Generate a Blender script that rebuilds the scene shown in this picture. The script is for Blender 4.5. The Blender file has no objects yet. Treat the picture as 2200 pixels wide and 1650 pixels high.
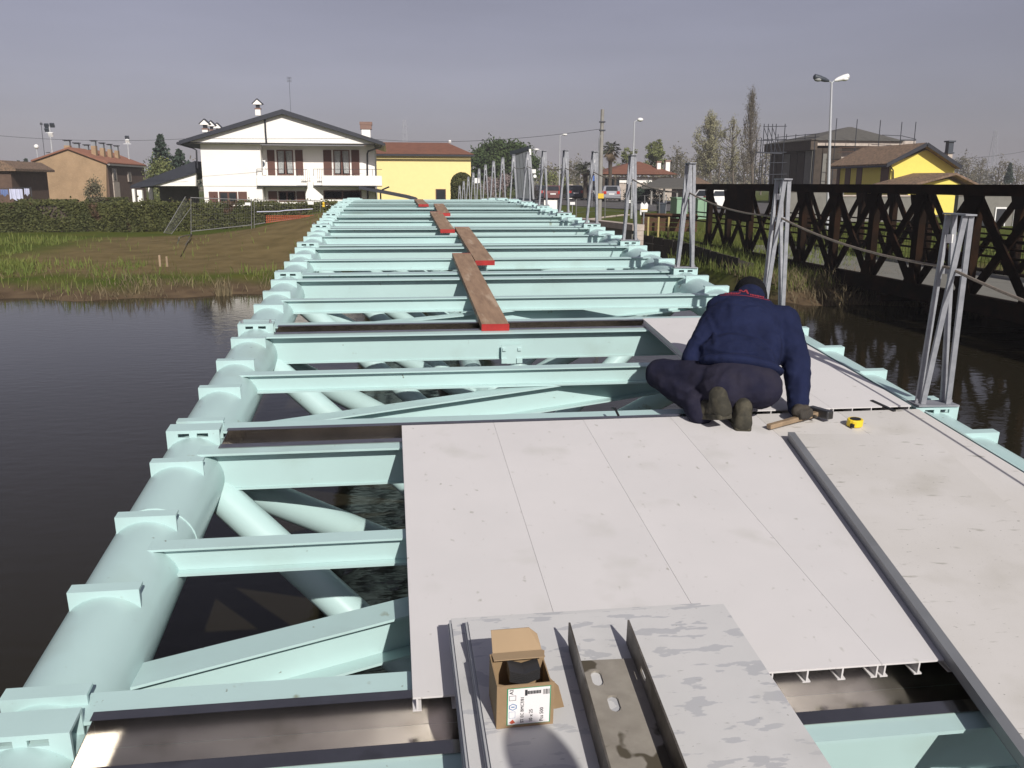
import bpy, bmesh, math, random
import numpy as np
from mathutils import Vector, Matrix, Euler
from mathutils.bvhtree import BVHTree
random.seed(7); np.random.seed(7)
R = math.radians
scene = bpy.context.scene
COL = scene.collection

# ------------------------------------------------------------------ camera, sky, sun, exposure
PITCH, YAW, ROLL = 0.2228, 0.13401, 0.0035054
CAMLOC = Vector((-0.95326, 0.0, 1.15886)); FPX = 1900.0
_f = Vector((math.sin(YAW)*math.cos(PITCH), math.cos(YAW)*math.cos(PITCH), -math.sin(PITCH)))
_r = Vector((math.cos(YAW), -math.sin(YAW), 0)); _u = _r.cross(_f)
RR = _r*math.cos(ROLL) + _u*math.sin(ROLL); UU = -_r*math.sin(ROLL) + _u*math.cos(ROLL)
cd = bpy.data.cameras.new('camera'); cam = bpy.data.objects.new('camera', cd); COL.objects.link(cam)
cam.matrix_world = Matrix(((RR.x, UU.x, -_f.x, CAMLOC.x), (RR.y, UU.y, -_f.y, CAMLOC.y), (RR.z, UU.z, -_f.z, CAMLOC.z), (0, 0, 0, 1)))
cd.sensor_width = 36.0; cd.lens = FPX/2200*36.0; cd.clip_start = 0.05; cd.clip_end = 6000
scene.camera = cam

SUN_EL, SUN_AZ = 33.0, 13.0        # the sun stands behind the camera, a little to its right
world = bpy.data.worlds.new('World'); scene.world = world; world.use_nodes = True
nt = world.node_tree; nt.nodes.clear()
sky = nt.nodes.new('ShaderNodeTexSky'); sky.sky_type = 'NISHITA'; sky.sun_disc = False
sky.sun_elevation = R(SUN_EL); sky.sun_rotation = R(180-SUN_AZ); sky.air_density = 1.0; sky.dust_density = 1.35; sky.ozone_density = 2.0; sky.altitude = 0
hs = nt.nodes.new('ShaderNodeHueSaturation'); hs.inputs['Saturation'].default_value = 0.42; hs.inputs['Value'].default_value = 1.0
mx = nt.nodes.new('ShaderNodeMix'); mx.data_type = 'RGBA'; mx.blend_type = 'MULTIPLY'; mx.inputs[0].default_value = 1.0
mx.inputs[7].default_value = (0.97, 0.89, 1.02, 1)
# faint high cloud streaks
tc = nt.nodes.new('ShaderNodeTexCoord'); mp = nt.nodes.new('ShaderNodeMapping'); mp.inputs['Scale'].default_value = (1.2, 1.2, 7.0)
nz = nt.nodes.new('ShaderNodeTexNoise'); nz.inputs['Scale'].default_value = 2.2; nz.inputs['Detail'].default_value = 6
mr = nt.nodes.new('ShaderNodeMapRange'); mr.inputs['From Min'].default_value = .3; mr.inputs['From Max'].default_value = .75; mr.inputs['To Min'].default_value = .92; mr.inputs['To Max'].default_value = 1.09
m2 = nt.nodes.new('ShaderNodeMix'); m2.data_type = 'RGBA'; m2.blend_type = 'MULTIPLY'; m2.inputs[0].default_value = 1.0
bg = nt.nodes.new('ShaderNodeBackground'); bg.inputs['Strength'].default_value = 0.0655
wo = nt.nodes.new('ShaderNodeOutputWorld')
L = nt.links.new
L(sky.outputs[0], hs.inputs['Color']); L(hs.outputs[0], mx.inputs[6]); L(tc.outputs['Generated'], mp.inputs[0]); L(mp.outputs[0], nz.inputs['Vector'])
L(nz.outputs[0], mr.inputs[0]); L(mx.outputs[2], m2.inputs[6]); L(mr.outputs[0], m2.inputs[7]); L(m2.outputs[2], bg.inputs[0]); L(bg.outputs[0], wo.inputs[0])
sd = bpy.data.lights.new('sun', 'SUN'); sd.energy = 5.0; sd.angle = R(0.53); sd.color = (1.0, 0.95, 0.88)
sun = bpy.data.objects.new('sun', sd); COL.objects.link(sun)
SD = Vector((-math.sin(R(SUN_AZ))*math.cos(R(SUN_EL)), math.cos(R(SUN_AZ))*math.cos(R(SUN_EL)), -math.sin(R(SUN_EL))))
sun.rotation_euler = SD.to_track_quat('-Z', 'Y').to_euler(); sun.location = (3, -20, 30)
vs = scene.view_settings; vs.view_transform = 'Standard'; vs.look = 'None'; vs.exposure = -0.1; vs.gamma = 1.0; vs.use_curve_mapping = False
scene.cycles.max_bounces = 6; scene.cycles.diffuse_bounces = 3; scene.cycles.transparent_max_bounces = 6

# ------------------------------------------------------------------ helpers
def at(px, py, Y):
    """the point of the photograph's pixel (px,py) that lies in the plane y = Y"""
    d = _f + RR*((px-1100)/FPX) - UU*((py-825)/FPX)
    return CAMLOC + d*(Y/d.y)
def zd(y):
    t = y-4.25269; return 0.0933404*t - 0.0027086*t*t
def slope(y): return math.atan(0.0933404-2*0.0027086*(y-4.25269))
SP = 2.11674
def ny(n): return 4.25269+(n-2)*SP

def tag(o, label=None, cat=None, group=None, kind=None):
    if label: o['label'] = label
    if cat: o['category'] = cat
    if group: o['group'] = group
    if kind: o['kind'] = kind
    return o
def empty(name, loc=(0, 0, 0), rot=None, label=None, cat=None, group=None):
    o = bpy.data.objects.new(name, None); COL.objects.link(o); o.location = loc; o.empty_display_size = .2
    if rot: o.rotation_euler = rot
    return tag(o, label, cat, group)

class MB:
    def __init__(s): s.v = []; s.f = []
    def add(s, vs_, fs):
        n = len(s.v); s.v += [tuple(x) for x in vs_]; s.f += [tuple(i+n for i in f) for f in fs]; return s
    def box(s, x0, x1, y0, y1, z0, z1):
        return s.add([(x0,y0,z0),(x1,y0,z0),(x1,y1,z0),(x0,y1,z0),(x0,y0,z1),(x1,y0,z1),(x1,y1,z1),(x0,y1,z1)],
                     [(0,3,2,1),(4,5,6,7),(0,1,5,4),(1,2,6,5),(2,3,7,6),(3,0,4,7)])
    def bar(s, a, b, w, t, side=None):
        a = Vector(a); b = Vector(b); d = (b-a).normalized()
        sd_ = Vector(side) if side else Vector((1, 0, 0))
        if abs(d.dot(sd_)) > .95: sd_ = Vector((0, 1, 0))
        x = (sd_-d*d.dot(sd_)).normalized()*w/2; y = d.cross(x).normalized()*t/2
        return s.add([a-x-y, a+x-y, a+x+y, a-x+y, b-x-y, b+x-y, b+x+y, b-x+y],
                     [(0,3,2,1),(4,5,6,7),(0,1,5,4),(1,2,6,5),(2,3,7,6),(3,0,4,7)])
    def tube(s, pts, r, n=10, cap=True):
        pts = [Vector(p) for p in pts]; rs = r if isinstance(r, (list, tuple)) else [r]*len(pts)
        base = len(s.v); up = None
        for i, p in enumerate(pts):
            d = (pts[min(i+1, len(pts)-1)]-pts[max(i-1, 0)]).normalized()
            if up is None: up = Vector((0,0,1)) if abs(d.z) < .9 else Vector((1,0,0))
            x = up.cross(d).normalized(); y = d.cross(x).normalized(); up = y
            for k in range(n):
                a = 2*math.pi*k/n; s.v.append(tuple(p+x*rs[i]*math.cos(a)+y*rs[i]*math.sin(a)))
        for i in range(len(pts)-1):
            for k in range(n):
                s.f.append((base+i*n+k, base+i*n+(k+1) % n, base+(i+1)*n+(k+1) % n, base+(i+1)*n+k))
        if cap:
            s.f.append(tuple(base+k for k in reversed(range(n)))); s.f.append(tuple(base+(len(pts)-1)*n+k for k in range(n)))
        return s
    def prism(s, poly, a0, a1, axis='y'):
        """poly in the two other axes, extruded along axis"""
        n = len(poly)
        mk = {'y': lambda p, a: (p[0], a, p[1]), 'x': lambda p, a: (a, p[0], p[1]), 'z': lambda p, a: (p[0], p[1], a)}[axis]
        vv = [mk(p, a0) for p in poly]+[mk(p, a1) for p in poly]
        ff = [tuple(reversed(range(n))), tuple(range(n, 2*n))]+[(i, (i+1) % n, n+(i+1) % n, n+i) for i in range(n)]
        return s.add(vv, ff)
    def lathe(s, prof, n=16, c=(0, 0, 0)):
        base = len(s.v)
        for r, z in prof:
            for k in range(n):
                a = 2*math.pi*k/n; s.v.append((c[0]+r*math.cos(a), c[1]+r*math.sin(a), c[2]+z))
        for i in range(len(prof)-1):
            for k in range(n): s.f.append((base+i*n+k, base+i*n+(k+1) % n, base+(i+1)*n+(k+1) % n, base+(i+1)*n+k))
        s.f.append(tuple(base+k for k in reversed(range(n)))); s.f.append(tuple(base+(len(prof)-1)*n+k for k in range(n)))
        return s
    def ball(s, c, r, n=10, m=7):
        rx, ry, rz = r if isinstance(r, (tuple, list)) else (r, r, r)
        base = len(s.v)
        for i in range(m+1):
            t = math.pi*i/m
            for k in range(n):
                a = 2*math.pi*k/n; s.v.append((c[0]+rx*math.sin(t)*math.cos(a), c[1]+ry*math.sin(t)*math.sin(a), c[2]-rz*math.cos(t)))
        for i in range(m):
            for k in range(n): s.f.append((base+i*n+k, base+i*n+(k+1) % n, base+(i+1)*n+(k+1) % n, base+(i+1)*n+k))
        return s
    def mesh(s, name, m, smooth=False, off=None):
        me = bpy.data.meshes.new(name)
        vv = s.v if off is None else [(a-off[0], b-off[1], c-off[2]) for a, b, c in s.v]
        me.from_pydata(vv, [], s.f)
        bm = bmesh.new(); bm.from_mesh(me)
        bmesh.ops.recalc_face_normals(bm, faces=bm.faces); bm.to_mesh(me); bm.free()
        if m: me.materials.append(m)
        if smooth:
            me.polygons.foreach_set('use_smooth', [True]*len(me.polygons)); me.set_sharp_from_angle(angle=R(38))
        me.update(); return me
    def build(s, name, m, parent=None, smooth=False, local=False, bevel=0, **kw):
        """vertices are in world space unless local; a child is stored relative to its (unrotated) parents"""
        off = None
        if parent is not None and not local:
            off = Vector((0, 0, 0)); p = parent
            while p: off = off+Vector(p.location); p = p.parent
        o = bpy.data.objects.new(name, s.mesh(name, m, smooth, off)); COL.objects.link(o)
        if parent is not None: o.parent = parent
        if bevel:
            b = o.modifiers.new('bevel', 'BEVEL'); b.width = bevel; b.segments = 2; b.limit_method = 'ANGLE'
        return tag(o, **kw)
def ob(name, me, parent=None, loc=(0, 0, 0), rot=(0, 0, 0), **kw):
    o = bpy.data.objects.new(name, me); COL.objects.link(o); o.location = loc; o.rotation_euler = rot
    if parent is not None: o.parent = parent
    return tag(o, **kw)
def copy_tree(o, parent=None):
    c = o.copy(); COL.objects.link(c)
    if parent is not None: c.parent = parent
    for ch in [x for x in bpy.data.objects if x.parent == o]: copy_tree(ch, c)
    return c
def set_clean(c):
    for k in ('label', 'category', 'group', 'kind'):
        if k in c: del c[k]

# ------------------------------------------------------------------ materials
def mat(name, col, rough=.6, metal=0, col2=None, scale=3.0, lo=.35, hi=.7, var=.12, bump=0, bscale=60, spec=.5, specks=None, stretch=None, island=None, detail=5):
    m = bpy.data.materials.new(name); m.use_nodes = True; n = m.node_tree; b = n.nodes['Principled BSDF']; l = n.links.new
    c2 = col2 if col2 else tuple(c*(1-var) for c in col)
    t = n.nodes.new('ShaderNodeTexCoord'); src = t.outputs['Object']
    oi = n.nodes.new('ShaderNodeObjectInfo')
    ad = n.nodes.new('ShaderNodeVectorMath'); ad.operation = 'MULTIPLY_ADD'; ad.inputs[1].default_value = stretch or (1, 1, 1)
    sc_ = n.nodes.new('ShaderNodeVectorMath'); sc_.operation = 'SCALE'; sc_.inputs['Scale'].default_value = 37.0
    cb = n.nodes.new('ShaderNodeCombineXYZ'); l(oi.outputs['Random'], cb.inputs[0]); l(oi.outputs['Random'], cb.inputs[1]); l(cb.outputs[0], sc_.inputs[0])
    l(src, ad.inputs[0]); l(sc_.outputs[0], ad.inputs[2]); src = ad.outputs[0]
    nz_ = n.nodes.new('ShaderNodeTexNoise'); nz_.inputs['Scale'].default_value = scale; nz_.inputs['Detail'].default_value = detail; nz_.inputs['Roughness'].default_value = .62
    l(src, nz_.inputs['Vector'])
    mr_ = n.nodes.new('ShaderNodeMapRange'); mr_.inputs['From Min'].default_value = lo; mr_.inputs['From Max'].default_value = hi; l(nz_.outputs[0], mr_.inputs[0])
    fac = mr_.outputs[0]
    if island:
        g = n.nodes.new('ShaderNodeNewGeometry'); ma = n.nodes.new('ShaderNodeMath'); ma.operation = 'MULTIPLY_ADD'; ma.inputs[1].default_value = island; ma.use_clamp = True
        mm = n.nodes.new('ShaderNodeMath'); mm.operation = 'MULTIPLY'; mm.inputs[1].default_value = 1-island
        l(fac, mm.inputs[0]); l(g.outputs['Random Per Island'], ma.inputs[0]); l(mm.outputs[0], ma.inputs[2]); fac = ma.outputs[0]
    mi = n.nodes.new('ShaderNodeMix'); mi.data_type = 'RGBA'; mi.inputs[6].default_value = (*col, 1); mi.inputs[7].default_value = (*c2, 1); l(fac, mi.inputs[0])
    out = mi.outputs[2]
    for sp in (specks or []):     # (colour, noise scale, threshold, softness[, stretch])
        nn = n.nodes.new('ShaderNodeTexNoise'); nn.inputs['Scale'].default_value = sp[1]; nn.inputs['Detail'].default_value = 4
        if len(sp) > 4:
            vm = n.nodes.new('ShaderNodeVectorMath'); vm.operation = 'MULTIPLY'; vm.inputs[1].default_value = sp[4]; l(src, vm.inputs[0]); l(vm.outputs[0], nn.inputs['Vector'])
        else: l(src, nn.inputs['Vector'])
        r2 = n.nodes.new('ShaderNodeMapRange'); r2.inputs['From Min'].default_value = sp[2]; r2.inputs['From Max'].default_value = sp[2]+sp[3]; l(nn.outputs[0], r2.inputs[0])
        m3 = n.nodes.new('ShaderNodeMix'); m3.data_type = 'RGBA'; l(r2.outputs[0], m3.inputs[0]); l(out, m3.inputs[6]); m3.inputs[7].default_value = (*sp[0], 1); out = m3.outputs[2]
    l(out, b.inputs['Base Color']); b.inputs['Roughness'].default_value = rough; b.inputs['Metallic'].default_value = metal
    b.inputs['Specular IOR Level'].default_value = spec
    if bump:
        bn = n.nodes.new('ShaderNodeTexNoise'); bn.inputs['Scale'].default_value = bscale; bn.inputs['Detail'].default_value = 4; l(src, bn.inputs['Vector'])
        bu = n.nodes.new('ShaderNodeBump'); bu.inputs['Strength'].default_value = bump; bu.inputs['Distance'].default_value = .02; l(bn.outputs[0], bu.inputs['Height']); l(bu.outputs[0], b.inputs['Normal'])
    return m
M = {}
M['mint'] = mat('mint_paint', (.455, .625, .615), .33, var=.07, scale=1.6, specks=[((.37, .49, .46), 2.2, .58, .25), ((.24, .27, .20), 7, .70, .06), ((.16, .17, .13), 34, .725, .04)], bump=.02, bscale=9)
M['deck'] = mat('deck_panel', (.675, .655, .65), .55, col2=(.62, .605, .60), scale=1.3, lo=.35, hi=.75, specks=[((.53, .52, .49), 3.4, .60, .25), ((.40, .39, .35), 30, .66, .10, (1, .6, 1)), ((.30, .29, .26), 95, .72, .06)], bump=.01, bscale=5)
M['deckdirty'] = mat('dirty_deck_panel', (.63, .61, .59), .55, col2=(.545, .525, .49), scale=1.1, lo=.35, hi=.7, specks=[((.46, .44, .395), 2.6, .58, .25), ((.34, .33, .29), 16, .645, .10, (.5, 1.5, 1)), ((.20, .19, .16), 42, .695, .06, (.6, 1.5, 1)), ((.17, .16, .14), 100, .69, .05)], bump=.012, bscale=5)
M['deckstack'] = mat('damp_panel', (.58, .575, .57), .5, col2=(.53, .53, .53), scale=2, specks=[((.43, .435, .45), 6.5, .60, .012, (.8, 1.7, 1)), ((.44, .445, .46), 15, .585, .02, (.6, 1.9, 1)), ((.47, .47, .46), 3, .55, .2), ((.36, .36, .35), 60, .68, .06, (.4, 1.6, 1)), ((.30, .30, .28), 90, .69, .05)], bump=.015, bscale=14)
M['alu'] = mat('panel_edge', (.25, .26, .275), .4, metal=.3, var=.2)
M['stackedge'] = mat('panel_stack_edge', (.50, .51, .525), .4, metal=.2, var=.15)
M['steel'] = mat('stainless', (.56, .54, .50), .165, metal=1.0, col2=(.46, .44, .41), scale=5, bump=.03, bscale=2.2, specks=[((.38, .36, .325), 6, .58, .15)])
M['galv'] = mat('galvanised', (.34, .35, .375), .5, metal=.35, col2=(.23, .24, .265), scale=16, var=.2, bump=.06, bscale=50)
M['oldgalv'] = mat('dull_zinc', (.175, .16, .14), .5, metal=.4, col2=(.085, .075, .062), scale=9, lo=.4, hi=.62, bump=.05, specks=[((.28, .27, .25), 3.5, .60, .1)])
M['dirtyzinc'] = mat('stained_zinc', (.38, .35, .30), .5, metal=.2, col2=(.26, .235, .20), scale=9, specks=[((.10, .085, .06), 4.2, .585, .015)])
M['rust'] = mat('rusted_steel', (.0125, .0078, .0052), .95, col2=(.034, .0155, .0075), scale=1.4, lo=.45, hi=.8, bump=.1, spec=.08)
M['wood'] = mat('plank_wood', (.34, .225, .145), .8, col2=(.22, .14, .09), scale=5, stretch=(5, .5, 5), bump=.12, bscale=30, specks=[((.42, .31, .22), 3, .58, .1)])
M['red'] = mat('red_paint', (.42, .022, .02), .6, var=.35, scale=12)
M['navy'] = mat('navy_cloth', (.0125, .0175, .052), .92, var=.35, scale=8, bump=.5, bscale=11, spec=.15)
M['navy2'] = mat('dark_work_cloth', (.014, .0145, .031), .94, col2=(.025, .023, .036), scale=6, bump=.4, bscale=12, spec=.12)
M['cap'] = mat('black_knit', (.012, .012, .014), .95, var=.3, scale=30, bump=.3, bscale=60, spec=.1)
M['skin'] = mat('skin', (.42, .22, .16), .55, var=.15, scale=20)
M['hair'] = mat('hair', (.03, .02, .014), .8, var=.3, scale=60)
M['shoe'] = mat('muddy_shoe', (.026, .024, .016), .85, col2=(.085, .075, .05), scale=16, lo=.45, hi=.75, bump=.3, bscale=40)
M['glove'] = mat('dark_glove', (.028, .025, .021), .85, col2=(.055, .045, .035), scale=18, bump=.3, bscale=60)
M['redprint'] = mat('red_print', (.34, .028, .04), .8, var=.1)
M['handlewood'] = mat('hammer_handle', (.30, .215, .135), .6, var=.35, scale=14)
M['iron'] = mat('dark_iron', (.10, .10, .105), .4, metal=.7, var=.3)
M['yellowplastic'] = mat('yellow_plastic', (.80, .58, .03), .4, var=.1)
M['blackplastic'] = mat('black_plastic', (.015, .015, .016), .5, var=.2)
M['cardboard'] = mat('cardboard', (.31, .215, .12), .85, col2=(.25, .17, .095), scale=6, bump=.06, bscale=30)
M['cardin'] = mat('cardboard_inside', (.37, .265, .16), .85, var=.15)
M['paper'] = mat('label_paper', (.80, .78, .78), .6, var=.04)
M['green'] = mat('green_border', (.03, .26, .12), .6, var=.1)
M['ink'] = mat('black_ink', (.03, .03, .035), .7, var=.1)
M['inkblue'] = mat('blue_ink', (.10, .22, .42), .7, var=.1)
M['inkred'] = mat('red_ink', (.55, .10, .05), .7, var=.1)
M['white'] = mat('white_render', (.90, .875, .83), .85, col2=(.83, .81, .76), scale=.6)
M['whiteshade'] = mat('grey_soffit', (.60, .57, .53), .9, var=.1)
M['shutter'] = mat('brown_shutter', (.115, .048, .034), .6, var=.2, scale=4)
M['glass'] = mat('window_glass', (.03, .035, .04), .06, var=.2, spec=.8)
M['curtain'] = mat('lace_curtain', (.42, .43, .42), .9, col2=(.2, .21, .21), scale=14)
M['darkroof'] = mat('dark_eave', (.022, .026, .038), .45, var=.2)
M['gutterdark'] = mat('dark_gutter', (.02, .022, .03), .4, var=.2)
M['brick'] = mat('chimney_brick', (.26, .165, .13), .85, col2=(.17, .10, .08), scale=14)
M['tan'] = mat('tan_brick_wall', (.36, .245, .145), .9, col2=(.28, .19, .11), scale=1.1, specks=[((.42, .30, .19), 7, .6, .1, (1, 1, 3))], bump=.1, bscale=10)
M['brownbrick'] = mat('brown_brick_wall', (.12, .075, .052), .9, col2=(.085, .052, .038), scale=3)
M['terracotta'] = mat('roof_tiles_red', (.27, .12, .075), .85, col2=(.19, .085, .055), scale=3, bump=.1, bscale=20)
M['redtile'] = mat('roof_tiles_brownred', (.205, .085, .05), .85, col2=(.15, .062, .038), scale=2)
M['oldtile'] = mat('roof_tiles_old', (.23, .15, .10), .9, col2=(.085, .062, .042), scale=6, lo=.4, hi=.65, bump=.2, bscale=20)
M['yellowl'] = mat('pale_yellow_render', (.90, .73, .33), .85, var=.05)
M['yellowr'] = mat('lemon_render', (.80, .66, .14), .85, var=.05)
M['greyroof'] = mat('grey_roof', (.105, .100, .088), .85, var=.25)
M['concrete'] = mat('concrete', (.50, .43, .37), .85, col2=(.36, .31, .27), scale=4, bump=.1)
M['greywall'] = mat('grey_wall', (.19, .185, .165), .9, var=.2)
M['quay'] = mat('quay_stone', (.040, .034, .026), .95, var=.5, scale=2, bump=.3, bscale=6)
M['darknet'] = mat('dark_netting', (.065, .050, .038), .95, var=.4, scale=2)
M['scaff'] = mat('scaffold_steel', (.045, .05, .062), .6, metal=.3, var=.3)
M['rustpole'] = mat('rusty_scaffold', (.10, .05, .03), .8, var=.3)
M['pole'] = mat('pole_concrete', (.27, .26, .24), .85, var=.2)
M['lampgrey'] = mat('lamp_metal', (.58, .60, .62), .35, metal=.4, var=.1)
M['lampwhite'] = mat('lamp_white', (.82, .82, .80), .4, var=.04)
M['lampdark'] = mat('lamp_dark', (.05, .06, .075), .4, var=.1)
M['wire'] = mat('cable_black', (.05, .055, .065), .6, var=.1)
M['pylon'] = mat('pylon_steel', (.25, .26, .29), .6, var=.1)
M['rope'] = mat('grey_rope', (.26, .22, .18), .9, var=.4, scale=40)
M['bark'] = mat('bark', (.085, .066, .05), .9, var=.35, scale=6)
M['barkgrey'] = mat('bark_grey', (.15, .125, .10), .9, var=.3, scale=6)
M['leafdark'] = mat('dark_needles', (.028, .055, .016), .85, col2=(.065, .095, .022), scale=.5, island=.5)
M['leafconif'] = mat('conifer_needles', (.020, .038, .030), .85, col2=(.04, .062, .036), scale=.6, island=.5)
M['leafhedge'] = mat('hedge_leaves', (.036, .046, .012), .8, col2=(.098, .100, .024), scale=.55, island=.55, specks=[((.075, .042, .022), .9, .62, .06)])
M['leafspring'] = mat('spring_leaves', (.11, .135, .045), .85, col2=(.19, .20, .075), scale=.5, island=.6)
M['leafpoplar'] = mat('poplar_buds', (.25, .245, .14), .85, col2=(.34, .32, .19), scale=.5, island=.6)
M['leafolive'] = mat('dull_leaves', (.105, .10, .06), .85, col2=(.16, .14, .085), scale=.5, island=.6)
M['leafpalm'] = mat('palm_leaves', (.018, .028, .017), .75, col2=(.06, .06, .03), scale=.9, island=.5)
M['leafdry'] = mat('palm_dry', (.15, .11, .07), .85, var=.4, scale=3)
M['blossom'] = mat('blossom', (.34, .27, .27), .85, col2=(.2, .16, .15), scale=1, island=.6)
M['grassblade'] = mat('bank_grass', (.075, .115, .014), .8, col2=(.15, .155, .034), scale=.35, island=.6)
M['strawblade'] = mat('dry_reed', (.20, .155, .085), .85, col2=(.095, .078, .042), scale=.4, island=.7)
M['mesh'] = mat('fence_metal', (.24, .24, .24), .5, metal=.4, var=.2)
M['orange'] = mat('orange_net', (.36, .085, .03), .7, var=.2, scale=8)
M['asphalt'] = mat('asphalt', (.105, .10, .10), .9, var=.25, scale=1.2)
M['signyellow'] = mat('yellow_sign', (.72, .48, .03), .6, var=.08)
M['bluesign'] = mat('blue_sign', (.03, .10, .36), .5, var=.05)
M['silver'] = mat('silver_car_paint', (.42, .43, .46), .25, metal=.4, var=.05)
M['cardark'] = mat('dark_car_paint', (.035, .04, .055), .25, var=.1)
M['carred'] = mat('maroon_car_paint', (.16, .07, .065), .3, var=.1)
M['tyre'] = mat('tyre', (.02, .02, .02), .9, var=.2)
M['tail'] = mat('tail_lamp', (.45, .03, .02), .3, var=.1)
M['corr'] = mat('grey_sheet', (.27, .29, .315), .5, metal=.2, var=.15)
M['palegreen'] = mat('green_cabinet', (.22, .36, .24), .6, var=.1)
M['sheet'] = mat('laundry_white', (.55, .57, .72), .9, var=.1)
M['sheetblue'] = mat('laundry_blue', (.16, .22, .42), .9, var=.1)
M['postyellow'] = mat('yellow_post', (.40, .32, .13), .7, var=.2)
M['orangeboard'] = mat('weathered_board', (.115, .058, .03), .85, var=.4, scale=2)
M['stake'] = mat('stake_wood', (.33, .24, .16), .85, var=.3)

# ------------------------------------------------------------------ ground, bank, river
WL = -1.9
def sstep(a, b, x):
    t = np.clip((x-a)/(b-a), 0, 1); return t*t*(3-2*t)
def shore(x): return 25.2-0.02*np.maximum(-x, 0)-sstep(3, 9, x)*3.6+sstep(3.4, 5, x)*(1-sstep(8.5, 9.4, x))*10.5+0.35*np.sin(x*.9)+.25*np.sin(x*2.3+1)
def hground(x, y):
    x = np.asarray(x, float); y = np.asarray(y, float)
    d = y-shore(x)
    left = -1.9+.34*sstep(-.2, 2.2, d)+.22*sstep(3, 15, d)+.10*sstep(20, 60, d)
    right = -1.9+.42*sstep(-.1, 1.6, d)+.25*sstep(2, 9, d)+.38*sstep(8, 22, d)+.35*sstep(25, 70, d)
    w = sstep(2.5, 6, x); h = left*(1-w)+right*w
    ramp = np.exp(-((np.minimum(x+2.5, 0))/4.6)**2)*(1-sstep(3.0, 8.0, x))
    h = h+ramp*(1.30*sstep(7, 17.5, d))*(1-sstep(22, 40, d)*.75)
    h = h+.03*np.sin(x*1.7+y*.6)*np.cos(y*1.3-x*.4)*sstep(0.5, 3, d)
    h = np.where(d < 0, -1.9+np.maximum(d, -6)*.25, h)
    return h
xs = np.concatenate([-np.geomspace(3000, 60, 22), np.arange(-56, -30, 2.0), np.arange(-30, 30, .45), np.arange(30, 60, 2.0), np.geomspace(60, 3000, 22)])
ys = np.concatenate([np.arange(-40, 20, 3.0), np.arange(20, 32, .22), np.arange(32, 60, .6), np.arange(60, 130, 3.5), np.geomspace(130, 4500, 26)])
GX, GY = np.meshgrid(xs, ys); GZ = hground(GX, GY)
nx_, ny_ = len(xs), len(ys)
gv = np.stack([GX.ravel(), GY.ravel(), GZ.ravel()], 1)
ii = (np.arange(ny_-1)[:, None]*nx_+np.arange(nx_-1)[None, :]).ravel()
gf = np.stack([ii, ii+1, ii+1+nx_, ii+nx_], 1)
me = bpy.data.meshes.new('ground'); me.from_pydata(gv.tolist(), [], gf.tolist())
D = GY-shore(GX)
nzv = .6*np.sin(GX*1.1+2*np.sin(GY*.7))+.5*np.sin(GX*2.7+GY*1.9)
soil = (sstep(-15.5, -12.5, GX+nzv*.5-.25*(GY-40)*0) if True else 0)*(1-sstep(2.5, 4.5, GX))*sstep(2.2, 4.2, D+nzv*.5)*(1-sstep(18.0, 19.5, D+nzv*.15))
mud = (1-sstep(.5, 2.2, D+nzv*.45))
for nm_, arr in (('soil', soil), ('mud', mud)):
    a = me.attributes.new(nm_, 'FLOAT', 'POINT'); a.data.foreach_set('value', np.ascontiguousarray(arr.ravel(), np.float32))
me.polygons.foreach_set('use_smooth', [True]*len(me.polygons))
gm = mat('ground_cover', (.056, .082, .010), .95, col2=(.088, .095, .018), scale=.55, lo=.35, hi=.65, bump=.9, bscale=4, spec=.1)
def overlay(m, attr, c1, c2, scale):
    n = m.node_tree; b = n.nodes['Principled BSDF']; old = b.inputs['Base Color'].links[0].from_socket
    at_ = n.nodes.new('ShaderNodeAttribute'); at_.attribute_name = attr
    nn = n.nodes.new('ShaderNodeTexNoise'); nn.inputs['Scale'].default_value = scale; nn.inputs['Detail'].default_value = 8
    g = n.nodes.new('ShaderNodeTexCoord'); n.links.new(g.outputs['Object'], nn.inputs['Vector'])
    rm = n.nodes.new('ShaderNodeMapRange'); rm.inputs['From Min'].default_value = .35; rm.inputs['From Max'].default_value = .68; n.links.new(nn.outputs[0], rm.inputs[0])
    a_ = n.nodes.new('ShaderNodeMix'); a_.data_type = 'RGBA'; a_.inputs[6].default_value = (*c1, 1); a_.inputs[7].default_value = (*c2, 1); n.links.new(rm.outputs[0], a_.inputs[0])
    x = n.nodes.new('ShaderNodeMix'); x.data_type = 'RGBA'; n.links.new(at_.outputs['Fac'], x.inputs[0]); n.links.new(old, x.inputs[6]); n.links.new(a_.outputs[2], x.inputs[7]); n.links.new(x.outputs[2], b.inputs['Base Color'])
overlay(gm, 'soil', (.175, .132, .060), (.118, .089, .038), 1.3)
overlay(gm, 'mud', (.085, .058, .036), (.14, .10, .06), 1.6)
me.materials.append(gm)
tag(ob('ground', me), kind='structure')

# river
wm = bpy.data.materials.new('river_water'); wm.use_nodes = True; n = wm.node_tree; b = n.nodes['Principled BSDF']
b.inputs['Base Color'].default_value = (.020, .017, .010, 1); b.inputs['Roughness'].default_value = .055; b.inputs['IOR'].default_value = 1.33; b.inputs['Specular IOR Level'].default_value = .32
t = n.nodes.new('ShaderNodeTexCoord'); mpw = n.nodes.new('ShaderNodeMapping'); mpw.inputs['Scale'].default_value = (1.0, 1.9, 1); mpw.inputs['Rotation'].default_value = (0, 0, .25)
w1 = n.nodes.new('ShaderNodeTexNoise'); w1.inputs['Scale'].default_value = 3.2; w1.inputs['Detail'].default_value = 3; w1.inputs['Roughness'].default_value = .5
w2 = n.nodes.new('ShaderNodeTexNoise'); w2.inputs['Scale'].default_value = .35
mm = n.nodes.new('ShaderNodeMath'); mm.operation = 'MULTIPLY'
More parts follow.
